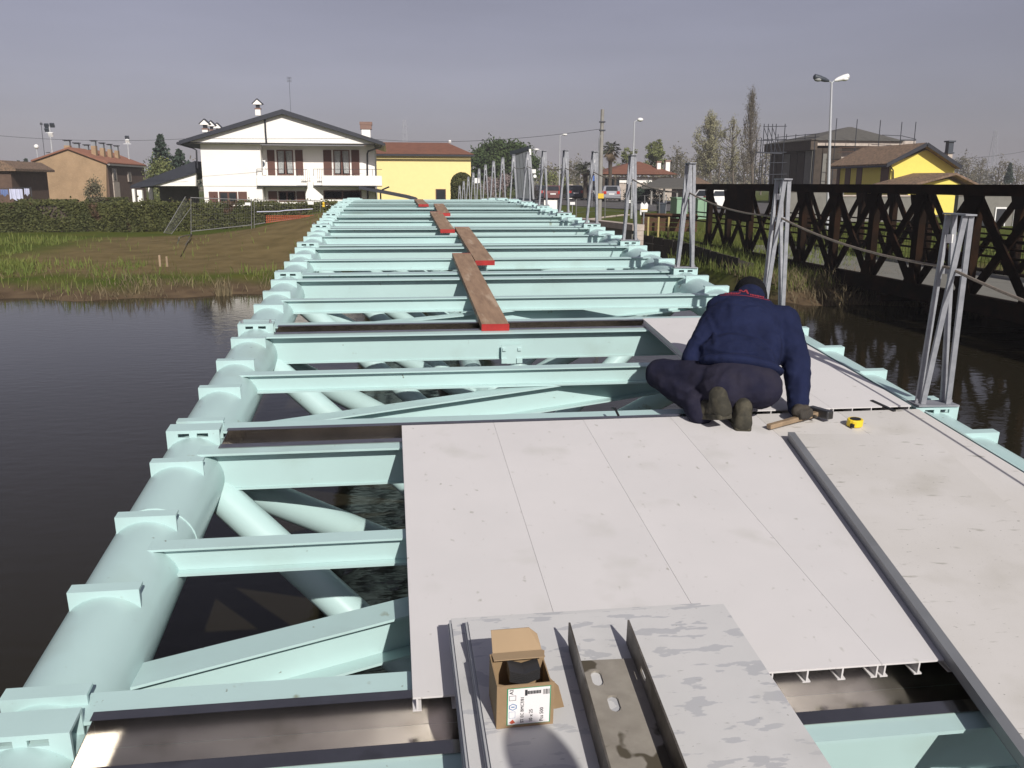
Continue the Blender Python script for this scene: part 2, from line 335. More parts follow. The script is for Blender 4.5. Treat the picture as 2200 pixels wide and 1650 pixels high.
bu = n.nodes.new('ShaderNodeBump'); bu.inputs['Strength'].default_value = .19; bu.inputs['Distance'].default_value = .035
l = n.links.new; l(t.outputs['Object'], mpw.inputs[0]); l(mpw.outputs[0], w1.inputs['Vector']); l(t.outputs['Object'], w2.inputs['Vector']); l(w1.outputs[0], mm.inputs[0]); l(w2.outputs[0], mm.inputs[1]); l(mm.outputs[0], bu.inputs['Height']); l(bu.outputs[0], b.inputs['Normal'])
MB().add([(-900, -40, WL), (900, -40, WL), (900, 30, WL), (-900, 30, WL)], [(0, 1, 2, 3)]).build('river_water', wm, kind='structure')

# grass blades and dry reeds on the banks
def blades(name, pts, hmin, hmax, wid, m, lean=.35):
    n_ = len(pts); a = np.random.rand(n_)*2*np.pi; h = hmin+(hmax-hmin)*np.random.rand(n_)**1.6
    dx = np.cos(a)*wid/2*(.6+.8*np.random.rand(n_)); dy = np.sin(a)*wid/2
    lx = (np.random.rand(n_)-.5)*2*lean*h; ly = (np.random.rand(n_)-.5)*2*lean*h
    base = np.array(pts)
    v = np.empty((n_, 5, 3)); z0 = base[:, 2]-.03
    v[:, 0] = np.stack([base[:, 0]-dx, base[:, 1]-dy, z0], 1); v[:, 1] = np.stack([base[:, 0]+dx, base[:, 1]+dy, z0], 1)
    v[:, 2] = np.stack([base[:, 0]+dx*.8+lx*.35, base[:, 1]+dy*.8+ly*.35, z0+h*.6], 1); v[:, 3] = np.stack([base[:, 0]-dx*.8+lx*.35, base[:, 1]-dy*.8+ly*.35, z0+h*.6], 1)
    v[:, 4] = np.stack([base[:, 0]+lx, base[:, 1]+ly, z0+h], 1)
    o = np.arange(n_)*5
    fs = [tuple(x) for x in np.stack([o, o+1, o+2, o+3], 1)]+[tuple(x) for x in np.stack([o+3, o+2, o+4], 1)]
    me_ = bpy.data.meshes.new(name); me_.from_pydata(v.reshape(-1, 3).tolist(), [], fs); me_.materials.append(m)
    return tag(ob(name, me_), kind='stuff')
def scatter(n_, x0, x1, d0, d1, dens=None):
    x = x0+(x1-x0)*np.random.rand(n_); d = d0+(d1-d0)*np.random.rand(n_)
    c = np.sin(x*1.3)+np.sin(x*3.1+d*2)+np.sin(x*.5-d)
    k = np.random.rand(n_) < np.clip(.45+.3*c, .08, 1)
    if dens is not None: k &= np.random.rand(n_) < dens(x, d)
    x = x[k]; d = d[k]; y = shore(x)+d
    return np.stack([x, y, hground(x, y)], 1)
fadeL = lambda x, d: np.clip(1.0-(x+19)/8, .07, 1)
tag(blades('bank_grass', np.concatenate([scatter(150000, -30, -9, .5, 6.5, fadeL), scatter(700, -14, -3, 3, 17), scatter(900, -12, -3, 1.0, 3.6), scatter(26000, -30, -14.5, 5, 18)]), .04, .38, .03, M['grassblade']), 'long green grass growing along the left river bank', 'grass')
tag(blades('dry_reeds', np.concatenate([scatter(40000, -30, -8, -.15, 3.0, fadeL), scatter(700, -9, -3, .0, 1.6)]), .06, .5, .02, M['strawblade'], .7), 'straw coloured dry reeds at the water edge on the left', 'reeds')
tag(blades('bank_grass', np.concatenate([scatter(50000, 8.9, 24, .9, 9), scatter(9000, 9.6, 26, 6, 20)]), .10, .45, .02, M['grassblade']), 'tall green grass on the right bank under the rusty bridge', 'grass')
tag(blades('dry_reeds', scatter(16000, 9.1, 23, -.15, 2.0), .12, .6, .015, M['strawblade'], .7), 'bent straw reeds at the water edge under the rusty bridge', 'reeds')

# road and far pavement on the right bank
rd = [at(1130, 424, 78), at(1245, 440, 72), at(1420, 450, 62), at(1700, 462, 56), at(2300, 486, 50)]
rd2 = [at(1130, 416, 112), at(1245, 423, 100), at(1420, 428, 88), at(1700, 434, 80), at(2300, 444, 72)]
v = []; f = []
for i, (a, c) in enumerate(zip(rd, rd2)):
    for p in (a, c): v.append((p.x, p.y, float(hground(p.x, p.y))+.03))
for i in range(len(rd)-1): f.append((2*i, 2*i+2, 2*i+3, 2*i+1))
# subdivide along y so that it follows the ground
mbr = MB(); 
for i in range(len(rd)-1):
    for k in range(8):
        for j in range(6):
            q = []
            for (s_, t_) in ((k/8, j/6), ((k+1)/8, j/6), ((k+1)/8, (j+1)/6), (k/8, (j+1)/6)):
                A_ = Vector(v[2*i]).lerp(Vector(v[2*i+2]), s_); B_ = Vector(v[2*i+1]).lerp(Vector(v[2*i+3]), s_); p = A_.lerp(B_, t_)
                q.append((p.x, p.y, float(hground(p.x, p.y))+.05))
            mbr.add(q, [(0, 1, 2, 3)])
mbr.build('road', M['asphalt'], kind='structure')

# ------------------------------------------------------------------ the new footbridge
HW = 1.925; PR = .157; PZ = -.036-PR           # half width, chord pipe radius, chord pipe centre below the deck level
N0, N1 = -1, 20
bridge = empty('footbridge', (0, ny(2), 0), label='pale mint green steel truss footbridge under construction with bare cross beams', cat='bridge')
OFF = Vector((0, ny(2), 0))
def chordpts(x, dz): return [(x, y, zd(y)+dz) for y in np.linspace(ny(N0)-.6, ny(N1)+.5, 70)]
for x in (-HW, HW):
    MB().tube(chordpts(x, PZ), PR, 28).build('top_chord', M['mint'], bridge, smooth=True)
BZ = -1.62
MB().tube([(0, y, zd(y)+BZ) for y in np.linspace(ny(N0)-.5, ny(N1)+.5, 70)], .125, 20).build('bottom_chord', M['mint'], bridge, smooth=True)
# node cross beam: wide top flange on two webs, two upstands forming a trough
XB = HW-.02
def me_(mb, name, m, smooth=False): return mb.mesh(name, m, smooth)
nb = MB()
for y0, y1, yw in ((-.200, -.092, -.130), (.092, .215, .160)):
    nb.box(-XB, XB, y0, y1, -.0565, -.0455); nb.box(-XB+.04, XB-.04, yw-.004, yw+.004, -.247, -.057); nb.box(-XB+.08, XB-.08, yw-.012, yw+.04, -.257, -.2475)
nodebeam = me_(nb, 'cross_beam', M['mint'])
ip = MB(); h = .10
ip.box(-HW, HW, -.036, .036, -.055, -.046); ip.box(-HW+.1, HW-.1, -.036, .036, -.162, -.152); ip.box(-HW+.06, HW-.06, -.0035, .0035, -.1515, -.0555)
ipbeam = me_(ip, 'joist', M['mint'])
# plain saddle bracket: an angle with an arc cut to the pipe; slotted seat under each handrail post
def saddle(w, top, low, depth, slots=False, t=.011):
    mb = MB(); n_ = 14; zc = PZ
    up = []; dn = []
    for i in range(n_+1):
        x = -w/2+w*i/n_; zz = zc+math.sqrt(max(PR**2-min(abs(x), PR*.985)**2, 0)); zz = max(zz-.006, low)
        up.append((x, top)); dn.append((x, min(zz, top-.012)))
    xs_ = [p[0] for p in up]
    sl = [(-.068, -.018), (.018, .068)] if slots else []
    def strip(x0, x1, z0a, z0b, z1):
        mb.add([(x0, 0, z0a), (x1, 0, z0b), (x1, 0, z1), (x0, 0, z1), (x0, t, z0a), (x1, t, z0b), (x1, t, z1), (x0, t, z1)],
               [(0, 1, 2, 3), (7, 6, 5, 4), (0, 4, 5, 1), (3, 2, 6, 7), (1, 5, 6, 2), (0, 3, 7, 4)])
    for i in range(n_):
        xm = (xs_[i]+xs_[i+1])/2
        if any(a < xm < b_ for a, b_ in sl):
            strip(xs_[i], xs_[i+1], dn[i][1], dn[i+1][1], top-.036); strip(xs_[i], xs_[i+1], top-.016, top-.016, top)
        else: strip(xs_[i], xs_[i+1], dn[i][1], dn[i+1][1], top)
    mb.box(-w/2, w/2, t+.0005, depth, top-.010, top-.0005)
    return mb
plain = me_(saddle(.226, -.014, -.105, .052), 'saddle_bracket', M['mint'])
sb = saddle(.246, -.001, -.098, .098, True); sb.box(-.123, .123, .087, .098, -.08, -.0105)
seat = me_(sb, 'post_seat', M['mint'])
# mesh for one gutter
gt = MB(); gx0, gx1 = -1.775, 1.775
GD = -.135
gt.box(gx0, gx1, -.088, .088, GD, GD+.002); gt.box(gx0, gx1, -.0895, -.0882, GD+.0021, -.0405); gt.box(gx0, gx1, .0882, .0895, GD+.0021, -.0405)
gt.box(gx0-.01, gx1+.01, -.138, -.0897, -.0425, -.0405); gt.box(gx0-.01, gx1+.01, .0897, .125, -.0425, -.0405)
gt.box(gx0-.002, gx0, -.088, .088, GD+.0021, -.038); gt.box(gx1, gx1+.002, -.088, .088, GD+.0021, -.038); gt.box(-.9, -.885, -.087, .087, GD+.0021, GD+.0035); gt.box(.885, .9, -.087, .087, GD+.0021, GD+.0035)
gutter = me_(gt, 'rain_gutter', M['steel'])
def hbeam(a, b_, w, hh, t=.009):
    a = Vector(a); b_ = Vector(b_); mb = MB(); z = Vector((0, 0, hh/2-t/2))
    mb.bar(a+z, b_+z, w, t, (0, 1, 0)); mb.bar(a-z, b_-z, w, t, (0, 1, 0)); mb.bar(a, b_, .007, hh-2*t-.001, (0, 1, 0)); return mb
def P3(y, x, dz): return Vector((x, y, zd(y)+dz))
for n_ in range(N0, N1+1):
    y = ny(n_); s_ = slope(y)
    ob('cross_beam', nodebeam, bridge, Vector((0, y, zd(y)))-OFF, (s_, 0, 0))
    for sx in (-1, 1):
        ob('post_seat', seat, bridge, Vector((sx*HW, y, zd(y)))-OFF, (s_, 0, 0))
        for k, dy in enumerate((.165, .70, 1.235, 1.765)):
            yy = y+dy; ob('saddle_bracket', plain, bridge, Vector((sx*HW, yy, zd(yy)))-OFF, (slope(yy), 0, 0))
        if n_ < N1:      # web tubes from each top node to the bottom chord at the next mid-bay, and back
            ym = y+SP/2
            MB().tube([P3(y+.05, sx*(HW-.06), PZ-.05), P3(ym-.06, sx*.05, BZ)], .083, 16).build('web_tube', M['mint'], bridge, smooth=True)
            MB().tube([P3(y+SP-.05, sx*(HW-.06), PZ-.05), P3(ym+.06, sx*.05, BZ)], .083, 16).build('web_tube', M['mint'], bridge, smooth=True)
    if n_ < N1:
        ym = y+SP/2; ob('joist', ipbeam, bridge, Vector((0, ym, zd(ym)))-OFF, (slope(ym), 0, 0))
        hbeam(P3(y+.45, -1.82, -.247), P3(y+SP-.38, 1.82, -.247), .135, .16).build('wind_brace', M['mint'], bridge)
    if n_ in (0, 1, 2, 3): ob('rain_gutter', gutter, bridge, Vector((0, y, zd(y)))-OFF, (s_, 0, 0))
# weld beads: rings where chord lengths meet, seams round the web tubes and at the beam ends
def ring(c, d, r, t, name='weld_bead'):
    d = Vector(d).normalized(); x = d.orthogonal().normalized(); y = d.cross(x)
    pts = [Vector(c)+x*r*math.cos(a)+y*r*math.sin(a) for a in np.linspace(0, 2*math.pi, 29)]
    return MB().tube(pts, t, 5, False).build(name, M['mint'], bridge, smooth=True)
for sx in (-1, 1):
    for n_ in (1, 4, 7, 10):
        y = ny(n_)+1.36; ring(P3(y, sx*HW, PZ), (0, 1, slope(y)), PR+.001, .0045)
    for n_ in range(1, 7):
        y = ny(n_); a_ = P3(y+.05, sx*(HW-.06), PZ-.05)
        for q in (P3(y+SP/2-.06, sx*.05, BZ), P3(y-SP/2+.06, sx*.05, BZ)):
            d_ = (q-a_).normalized(); ring(a_+d_*.105, d_, .085, .006)
# bolts on the post seats and on the beams near the camera
bolt = me_(MB().tube([(0, 0, 0), (0, 0, .012)], .011, 6).tube([(0, 0, .0121), (0, 0, .022)], .006, 6), 'bolt', M['galv'])
for n_ in range(1, 9):
    for sx in (-1, 1):
        if sx < 0 and n_ % 3: continue
        for dx in (-.098, .098): ob('bolt', bolt, bridge, P3(ny(n_)+.045, sx*HW+dx, .0095 if (sx > 0 and n_ > 1) else -.0005)-OFF)
# little bolted splice plates under the beam of node 3
sp_ = MB(); c = P3(ny(3)-.16, -.12, -.22)
sp_.box(c.x-.075, c.x+.075, c.y-.01, c.y+.004, c.z-.06, c.z+.075)
for dx in (-.055, .055): sp_.box(c.x+dx-.02, c.x+dx+.02, c.y-.025, c.y-.0105, c.z-.055, c.z-.02); sp_.box(c.x+dx-.012, c.x+dx+.012, c.y-.022, c.y-.0105, c.z+.035, c.z+.055)
sp_.build('splice_plate', M['mint'], bridge)
# ---- deck panels (ribbed extrusions)
PW = .4545
def panel_mesh(w, ln, m, name='deck_panel', dh=.046, ribs=5):
    mb = MB(); mb.box(.0006, w-.0006, 0, ln, -.006, 0)
    for i in range(ribs):
        x = .012+(w-.024)*i/(ribs-1)
        mb.box(x-.0025, x+.0025, 0, ln, -dh+.0045, -.0061); mb.box(x-.0165 if i == ribs-1 else x-.012, x+.012 if i < ribs-1 else x+.003, 0, ln, -dh, -dh+.0044)
    return me_(mb, name, m)
pan = panel_mesh(PW, SP-.052, M['deck'])
def put_panel(x, y0, dz=0, me0=pan, parent=bridge, ln=SP-.052):
    a = zd(y0)+dz; b_ = zd(y0+ln)+dz
    return ob('deck_panel', me0, parent, Vector((x, y0, a))-(OFF if parent else Vector()), (math.atan2(b_-a, ln), 0, 0))
X0 = -.93
pand = panel_mesh(PW, SP-.052, M['deckdirty'])
for k in range(6): put_panel(X0+k*PW, ny(1)+.038, 0, pan if k < 4 else pand)          # the laid bay
for k in (4, 5): put_panel(X0+k*PW-.01, ny(2)+.025, .002)  # two more beyond the worker
for k in range(1, 4): put_panel(X0+k*PW-.26, 1.68-(SP-.052))      # behind, where the photographer stands
# thin edge profile along the right chord
ed = MB()
for y0, y1 in ((ny(0), ny(1)), (ny(1), ny(2)), (ny(2), ny(3))):
    ed.bar(P3(y0+.1, 1.815, -.03), P3(y1-.06, 1.815, -.03), .014, .06); ed.bar(P3(y0+.1, 1.845, -.04), P3(y1-.06, 1.845, -.04), .035, .008)
ed.build('edge_strip', M['mint'], bridge)
# ---- handrail posts on the right side
pm = MB(); pm.box(-.118, .118, -.012, .106, .0005, .009)
leg = MB()
LEGS = [(sx, sy) for sx in (-1, 1) for sy in (-1, 1)]
postbase = me_(pm, 'base_plate', M['galv'])
def legmesh(sx, sy): return me_(MB().bar((sx*.074, .048+sy*.022, .0095), (sx*.017, .048+sy*.068, 1.005), .029, .014, (1, 0, 0)), 'leg', M['galv'])
legs = [legmesh(*q) for q in LEGS]
topm = me_(MB().box(-.032, .032, -.047, .143, 1.0065, 1.015), 'top_plate', M['galv'])
midm = me_(MB().box(-.03, .03, .093, .105, .70, .735).box(-.03, .03, -.009, .003, .70, .735), 'cross_piece', M['galv'])
stk = me_(MB().box(-.019, .019, .100, .1015, .86, .905), 'sticker', M['lampwhite'])
order = ['nearest', 'second', 'third', 'fourth', 'fifth', 'sixth', 'seventh', 'eighth', 'ninth', 'tenth', 'eleventh', 'twelfth', 'thirteenth', 'fourteenth', 'fifteenth', 'sixteenth', 'last']
G_POST = 'handrail posts along the right side of the footbridge'
first_post = None
for i, n_ in enumerate(range(2, 19)):
    y = ny(n_); loc = (HW+.0, y, zd(y)+.002)
    lab = 'galvanised A-frame handrail post on the right chord, %s from the camera' % order[i]
    if i == 0: lab = 'nearest galvanised A-frame handrail post, standing right of the crouching worker'
    if i == 1: lab = 'galvanised A-frame handrail post rising behind the crouching worker, second from the camera'
    if i == 16: lab = 'farthest galvanised A-frame handrail post, in front of the clipped round bush'
    if first_post is None:
        p = first_post = empty('handrail_post', loc, None, lab, 'handrail post', G_POST)
        ob('base_plate', postbase, p); ob('top_plate', topm, p); ob('cross_piece', midm, p); ob('sticker', stk, p)
        for q in legs: ob('leg', q, p)
    else:
        p = copy_tree(first_post); p.location = loc; p['label'] = lab
    p.rotation_euler = (random.uniform(-.012, .012)+slope(y)*.15, (.034 if i == 0 else .012)+random.uniform(-.012, .012), random.uniform(-.05, .05))
rp = []
for n_ in range(1, 11):
    y0 = ny(n_)+.05; y1 = ny(n_+1)+.05
    for k in range(10):
        t_ = k/10; y = y0+(y1-y0)*t_; rp.append((HW+.0, y, zd(y0)*(1-t_)+zd(y1)*t_+.735-.05*4*t_*(1-t_)))
tag(MB().tube(rp, .0075, 6).build('rope', M['rope'], smooth=True), 'grey safety rope strung through the handrail posts', 'rope')

# ---- planks with red ends
def plank(xa, ya, xb, yb, lab, w=.2, t=.045):
    na = zd(ya)-.046; nb_ = zd(yb)-.046
    a = Vector((xa, ya, na+t/2+.004)); b_ = Vector((xb, yb, nb_+t/2+.004)); d = (b_-a).normalized()
    root = empty('scaffold_plank', a, None, lab, 'plank', 'planks with red ends laid over the cross beams')
    MB().bar(a+d*.002, b_-d*.002, w, t).build('board', M['wood'], root)
    MB().bar(a-d*.006, a+d*.0015, w+.004, t+.004).build('red_end', M['red'], root); MB().bar(b_-d*.0015, b_+d*.006, w+.004, t+.004).build('red_end', M['red'], root)
    return root
plank(-.235, 6.23, -.215, 9.60, 'nearest brown scaffold plank with a red end, on the bare cross beams', .195)
plank(-.015, 9.06, .0, 12.25, 'second brown scaffold plank from the camera, right of and beyond the nearest one', .195)
plank(-.215, 11.95, -.215, 15.1, 'third red-ended scaffold plank, left of the second one', .19)
plank(-.09, 14.75, -.03, 17.7, 'fourth red-ended scaffold plank, small, near the crest of the bridge', .19)
plank(-.33, 17.5, -.33, 20.6, 'farthest red-ended scaffold plank, at the crest of the bridge', .19)

# ---- loose panel with a grey edge lying over the deck on the right
a = Vector((.915, 3.865, zd(3.865)+.032)); b_ = Vector((.562, 1.70, zd(1.70)+.032)); d = (b_-a); ln = d.length
lp = empty('loose_panel', b_, (math.asin((a.z-b_.z)/ln), 0, -math.atan2(a.x-b_.x, a.y-b_.y)), 'loose white panel with grey edge laid askew on top of the laid deck at right', 'panel')
ob('sheet', panel_mesh(.66, ln, M['deckdirty'], 'sheet', .030, 6), lp)
MB().box(-.010, -.0005, -.012, ln+.01, -.031, .002).box(-.011, .022, -.012, ln+.01, .0022, .0045).box(-.0105, .022, -.012, ln+.01, -.0325, -.0312).build('edge_profile', M['alu'], lp, local=True)
# ---- stack of panels, box and steel channel in the foreground
sl = math.atan(.0985)
for k in range(4):
    top = -.0+.038*(k+1)+.003*k
    dx = (-.060, -.034, -.050, 0.)[k]; dy = (.10, .045, .08, 0)[k]
    y1 = 2.30+dy; y0 = y1-2.06; labs = ['bottom loose panel of the foreground stack, lying on the deck', 'second panel from the bottom in the foreground stack', 'third panel from the bottom in the foreground stack, under the top one', 'top panel of the foreground stack with grey wet patches, under the cardboard box']
    p = empty('loose_panel', (-.757+dx, y0, zd(1.9)-.02-.0985*(1.9-y0)+top+.008), (sl, 0, -.006+.004*k), labs[k], 'panel', 'loose panels stacked in the foreground')
    ob('sheet', panel_mesh(.757, 2.06, M['deckstack'], 'sheet', .037, 8), p)
    MB().box(-.006, 0.0, -.001, 2.061, -.037, -.0065).box(-.009, .003, -.001, 2.061, -.024, -.018).build('edge_profile', M['stackedge'], p, local=True)
STK = p    # top panel: its local frame carries the box and the channel
def ontop(x, y, z=0):
    """point on the top panel surface nearest world x,y"""
    zz = STK.location.z+math.tan(sl)*(y-STK.location.y); return Vector((x, y, zz+z))
def text(s, size, m, name='lettering', ext=.0004, align='CENTER'):
    c = bpy.data.curves.new(name, 'FONT'); c.body = s; c.size = size; c.align_x = align; c.align_y = 'CENTER'; c.extrude = ext; c.resolution_u = 2
    o = bpy.data.objects.new(name, c); COL.objects.link(o); dg = bpy.context.evaluated_depsgraph_get()
    me1 = bpy.data.meshes.new_from_object(o.evaluated_get(dg)); bpy.data.objects.remove(o); bpy.data.curves.remove(c)
    me1.materials.clear(); me1.materials.append(m); return me1
# ---- cardboard box of screws
bw, bd, bh = .136, .125, .118
bx = empty('cardboard_box', ontop(-.674, 1.90), (sl, 0, .03), 'small open cardboard box of screws with a white label, on the panel stack', 'box')
t = .003; x0, x1, y0, y1 = -bw/2, bw/2, -bd/2, bd/2
MB().box(x0, x1, y0, y0+t, 0, bh).box(x0, x1, y1-t, y1, 0, bh).box(x0, x0+t, y0+t, y1-t, 0, bh).box(x1-t, x1, y0+t, y1-t, 0, bh-.025).box(x0+t, x1-t, y0+t, y1-t, 0, t).build('carton', M['cardboard'], bx, local=True)
fl = MB(); fl.add([(x0+.004, y1, bh-.001), (x1-.004, y1, bh-.001), (x1-.006, y1-.035, bh+.004), (x0+.006, y1-.035, bh+.004), (x0+.005, y1+.001, bh+.0015), (x1-.004, y1+.001, bh+.0015), (x1-.005, y1-.035, bh+.0066), (x0+.006, y1-.035, bh+.0066)], [(0, 1, 2, 3), (4, 7, 6, 5), (0, 4, 5, 1), (1, 5, 6, 2), (2, 6, 7, 3), (3, 7, 4, 0)])
fl.add([(x0+.008, y1+.002, bh), (x1-.006, y1+.002, bh), (x1-.012, y1+.032, bh+.026), (x1-.03, y1+.05, bh+.034), (x0+.01, y1+.05, bh+.034), (x0+.008, y1+.005, bh), (x1-.006, y1+.005, bh), (x1-.012, y1+.035, bh+.025), (x1-.03, y1+.053, bh+.033), (x0+.01, y1+.053, bh+.033)],
       [(0, 1, 2, 3, 4), (9, 8, 7, 6, 5), (0, 5, 6, 1), (1, 6, 7, 2), (2, 7, 8, 3), (3, 8, 9, 4), (4, 9, 5, 0)])
fl.build('top_flap', M['cardin'], bx, local=True)
sf = MB(); sf.add([(x1+.002, y0+.01, .035), (x1+.002, y1-.03, .065), (x1+.026, y1-.045, .045), (x1+.030, y0+.03, .022), (x1+.005, y0+.01, .034), (x1+.005, y1-.03, .064), (x1+.029, y1-.045, .044), (x1+.033, y0+.03, .021)], [(0, 1, 2, 3), (7, 6, 5, 4), (0, 4, 5, 1), (1, 5, 6, 2), (2, 6, 7, 3), (3, 7, 4, 0)])
sf.build('torn_flap', M['cardboard'], bx, local=True)
ff = MB(); ff.add([(x0+.004, y0+t, bh-.004), (x1-.004, y0+t, bh-.004), (x1-.012, y0+.036, bh-.028), (x0+.02, y0+.036, bh-.028), (x0+.004, y0+t, bh-.0015), (x1-.004, y0+t, bh-.0015), (x1-.012, y0+.036, bh-.0255), (x0+.02, y0+.036, bh-.0255)], [(0, 3, 2, 1), (4, 5, 6, 7), (0, 1, 5, 4), (1, 2, 6, 5), (2, 3, 7, 6), (3, 0, 4, 7)])
ff.build('front_flap', M['cardin'], bx, local=True)
st_ = MB()
for k in range(6):
    z = .090+k*.0052
    st_.add([(-.03, -.012, z), (.006, -.014, z-.010), (.045, -.004, z-.004), (.045, .036, z-.004), (.006, .03, z-.010), (-.03, .034, z), (-.03, -.012, z+.004), (.006, -.014, z-.006), (.045, -.004, z), (.045, .036, z), (.006, .03, z-.006), (-.03, .034, z+.004)],
            [(0, 5, 4, 1), (1, 4, 3, 2), (6, 7, 10, 11), (7, 8, 9, 10), (0, 1, 7, 6), (1, 2, 8, 7), (2, 3, 9, 8), (3, 4, 10, 9), (4, 5, 11, 10), (5, 0, 6, 11)])
tk = st_.build('metal_clips', M['iron'], None, local=True); tk.location = bx.location; tk.rotation_euler = bx.rotation_euler
tag(tk, 'stack of dark bent metal clips inside the open cardboard box', 'metal clips')
# label on the front of the box; its lettering reads upwards
lab = MB().box(-.044, .060, y0-.0008, y0-.0002, .008, .110).build('label', M['green'], bx, local=True)
MB().box(-.0415, .0575, y0-.0013, y0-.0009, .0095, .1085).build('label_paper', M['paper'], lab, local=True)
def lt(s, size, x, z, m=M['ink'], bold=False):
    me1 = text(s, size, m, align='LEFT'); ob('lettering', me1, lab, (x, y0-.0018, z), (R(90), R(-90), 0))
lt('A2', .0125, -.0335, .094, M['ink']); lt('ST EC BMC7/81', .011, -.0075, .013); lt('10 x 25', .012, .0135, .013); lt('Pcs 500', .0125, .039, .013)
g = MB()
yf = y0-.0018
def fr(x, z, w, h_, m_, tk_=.0009):
    MB().box(x, x+w, yf, yf+.0003, z, z+tk_).box(x, x+w, yf, yf+.0003, z+h_-tk_, z+h_).box(x, x+tk_, yf, yf+.0003, z+tk_, z+h_-tk_).box(x+w-tk_, x+w, yf, yf+.0003, z+tk_, z+h_-tk_).build('symbol', m_, lab, local=True)
fr(-.039, .077, .016, .0135, M['ink']); fr(-.039, .028, .015, .018, M['inkblue'], .0006)
hexa = [(-.030+.0105*math.cos(R(60*k+30)), .059+.0095*math.sin(R(60*k+30))) for k in range(6)]; hin = [(-.030+.008*math.cos(R(60*k+30)), .059+.0075*math.sin(R(60*k+30))) for k in range(6)]
hm = MB()
for k in range(6):
    a_, b2, c2, d2 = hexa[k], hexa[(k+1) % 6], hin[(k+1) % 6], hin[k]; hm.prism([a_, b2, c2, d2], yf, yf+.0003)
hm.box(-.034, -.026, yf, yf+.0003, .0575, .0605); hm.build('symbol', M['inkblue'], lab, local=True)
MB().prism([(-.038, .016), (-.030, .024), (-.024, .015), (-.032, .0115)], yf, yf+.0003).build('symbol', M['inkred'], lab, local=True)
sc_ = MB().box(-.002, .004, yf, yf+.0003, .088, .104)
for k in range(9): sc_.box(.0045+k*.0036, .0045+k*.0036+.0028, yf, yf+.0003, .0915, .1005)
sc_.build('symbol', M['ink'], lab, local=True)
br_ = MB()
for k, w in enumerate((1, 2, 1, 1, 3, 1, 2, 1, 1, 2)): br_.box(.041+k*.0016, .041+k*.0016+.0005*w, yf, yf+.0003, .088, .102)
br_.build('symbol', M['ink'], lab, local=True)

# ---- old steel channel lying on the stack
cw, chh, cl = .166, .074, 2.0
ch = empty('steel_channel', ontop(-.43, 2.062), (sl, 0, R(-2.0)), 'dull zinc U-channel with slots lying on the panel stack', 'steel channel')
cm = MB(); t = .005
def web(holes, x0, x1, y0, y1):
    ys_ = sorted({y0, y1, *[v_ for h_ in holes for v_ in h_[2:]]}); xs_ = sorted({x0, x1, *[v_ for h_ in holes for v_ in h_[:2]]})
    for i in range(len(xs_)-1):
        for j in range(len(ys_)-1):
            xm, ym = (xs_[i]+xs_[i+1])/2, (ys_[j]+ys_[j+1])/2
            if any(h_[0] < xm < h_[1] and h_[2] < ym < h_[3] for h_ in holes): continue
            cm2.box(xs_[i], xs_[i+1], ys_[j], ys_[j+1], .001, .001+t)
cm2 = MB(); web([(-.045, -.017, -.105, -.045), (-.022, .006, -.205, -.145)], -cw/2+t, cw/2-t, -cl, 0)
for h_ in ((-.045, -.017, -.105, -.045), (-.022, .006, -.205, -.145)):
    for cx_, sx in ((h_[0], 1), (h_[1], -1)):
        for cy_, sy in ((h_[2], 1), (h_[3], -1)): cm2.prism([(cx_, cy_), (cx_+sx*.012, cy_), (cx_+sx*.004, cy_+sy*.005), (cx_, cy_+sy*.014)], .0015, .0055, 'z')
cm2.build('web', M['dirtyzinc'], ch, local=True)
for sx in (-1, 1):
    x = sx*(cw/2-t/2); mb = MB()
    hy0, hy1, hz0, hz1 = -.135, -.085, .028, .046
    if sx < 0: mb.prism([(-cl, .001), (.055, .001), (.075, .02), (.075, chh), (-cl, chh)], x-t/2, x+t/2, 'x')
    else:
        for (a0, a1, z0, z1) in ((-cl, hy0, .001, chh), (hy1, .075, .001, chh), (hy0, hy1, .001, hz0), (hy0, hy1, hz1, chh)): mb.box(x-t/2, x+t/2, a0, a1, z0, z1)
    mb.build('flange', M['oldgalv'], ch, local=True)

# ---- small tools
tp = empty('tape_measure', Vector((1.325, 4.02, zd(4.02)+.001)), (slope(4), 0, .3), 'yellow tape measure lying on the white deck right of the worker', 'tape measure')
MB().prism([(.042*math.cos(R(a))*1.0, .036*math.sin(R(a))) for a in range(0, 360, 24)], 0, .036, 'z').build('case', M['yellowplastic'], tp, local=True, bevel=.004)
MB().prism([(.030*math.cos(R(a))*1.0, .024*math.sin(R(a))) for a in range(0, 360, 24)], .0361, .0375, 'z').build('badge', M['blackplastic'], tp, local=True)
MB().box(-.046, -.036, -.034, -.014, .004, .022).build('tape_mouth', M['blackplastic'], tp, local=True)
tag(MB().bar(P3(4.37, 1.61, .004), P3(4.20, 1.645, .004), .018, .008).build('rubber_strip', M['blackplastic']), 'short black rubber strip lying across the panel joint at right', 'rubber strip')
tag(MB().tube([P3(4.33, .155, .02), P3(4.29, .16, .03), P3(4.24, .165, .012)], .007, 6).build('hook_tool', M['blackplastic'], smooth=True), 'small black hook standing at the panel edge left of the worker', 'hook')
hr = empty('hammer', Vector((1.05, 4.08, zd(4.08))), None, 'hammer with wooden handle held in the worker\'s gloved hand', 'hammer')
ha = Vector((.863, 4.0, zd(4.0)+.018)); hb = Vector((1.19, 4.135, zd(4.135)+.03)); dd = (hb-ha).normalized()
MB().bar(ha, hb, .024, .032, (0, 0, 1)).build('handle', M['handlewood'], hr, bevel=.005)
pd = Vector((-dd.y, dd.x, 0))
MB().bar(hb-pd*.075+Vector((0, 0, .004)), hb+pd*.06+Vector((0, 0, .004)), .044, .044, (0, 0, 1)).build('head', M['iron'], hr, bevel=.006)
hands_target = ha.lerp(hb, .66)

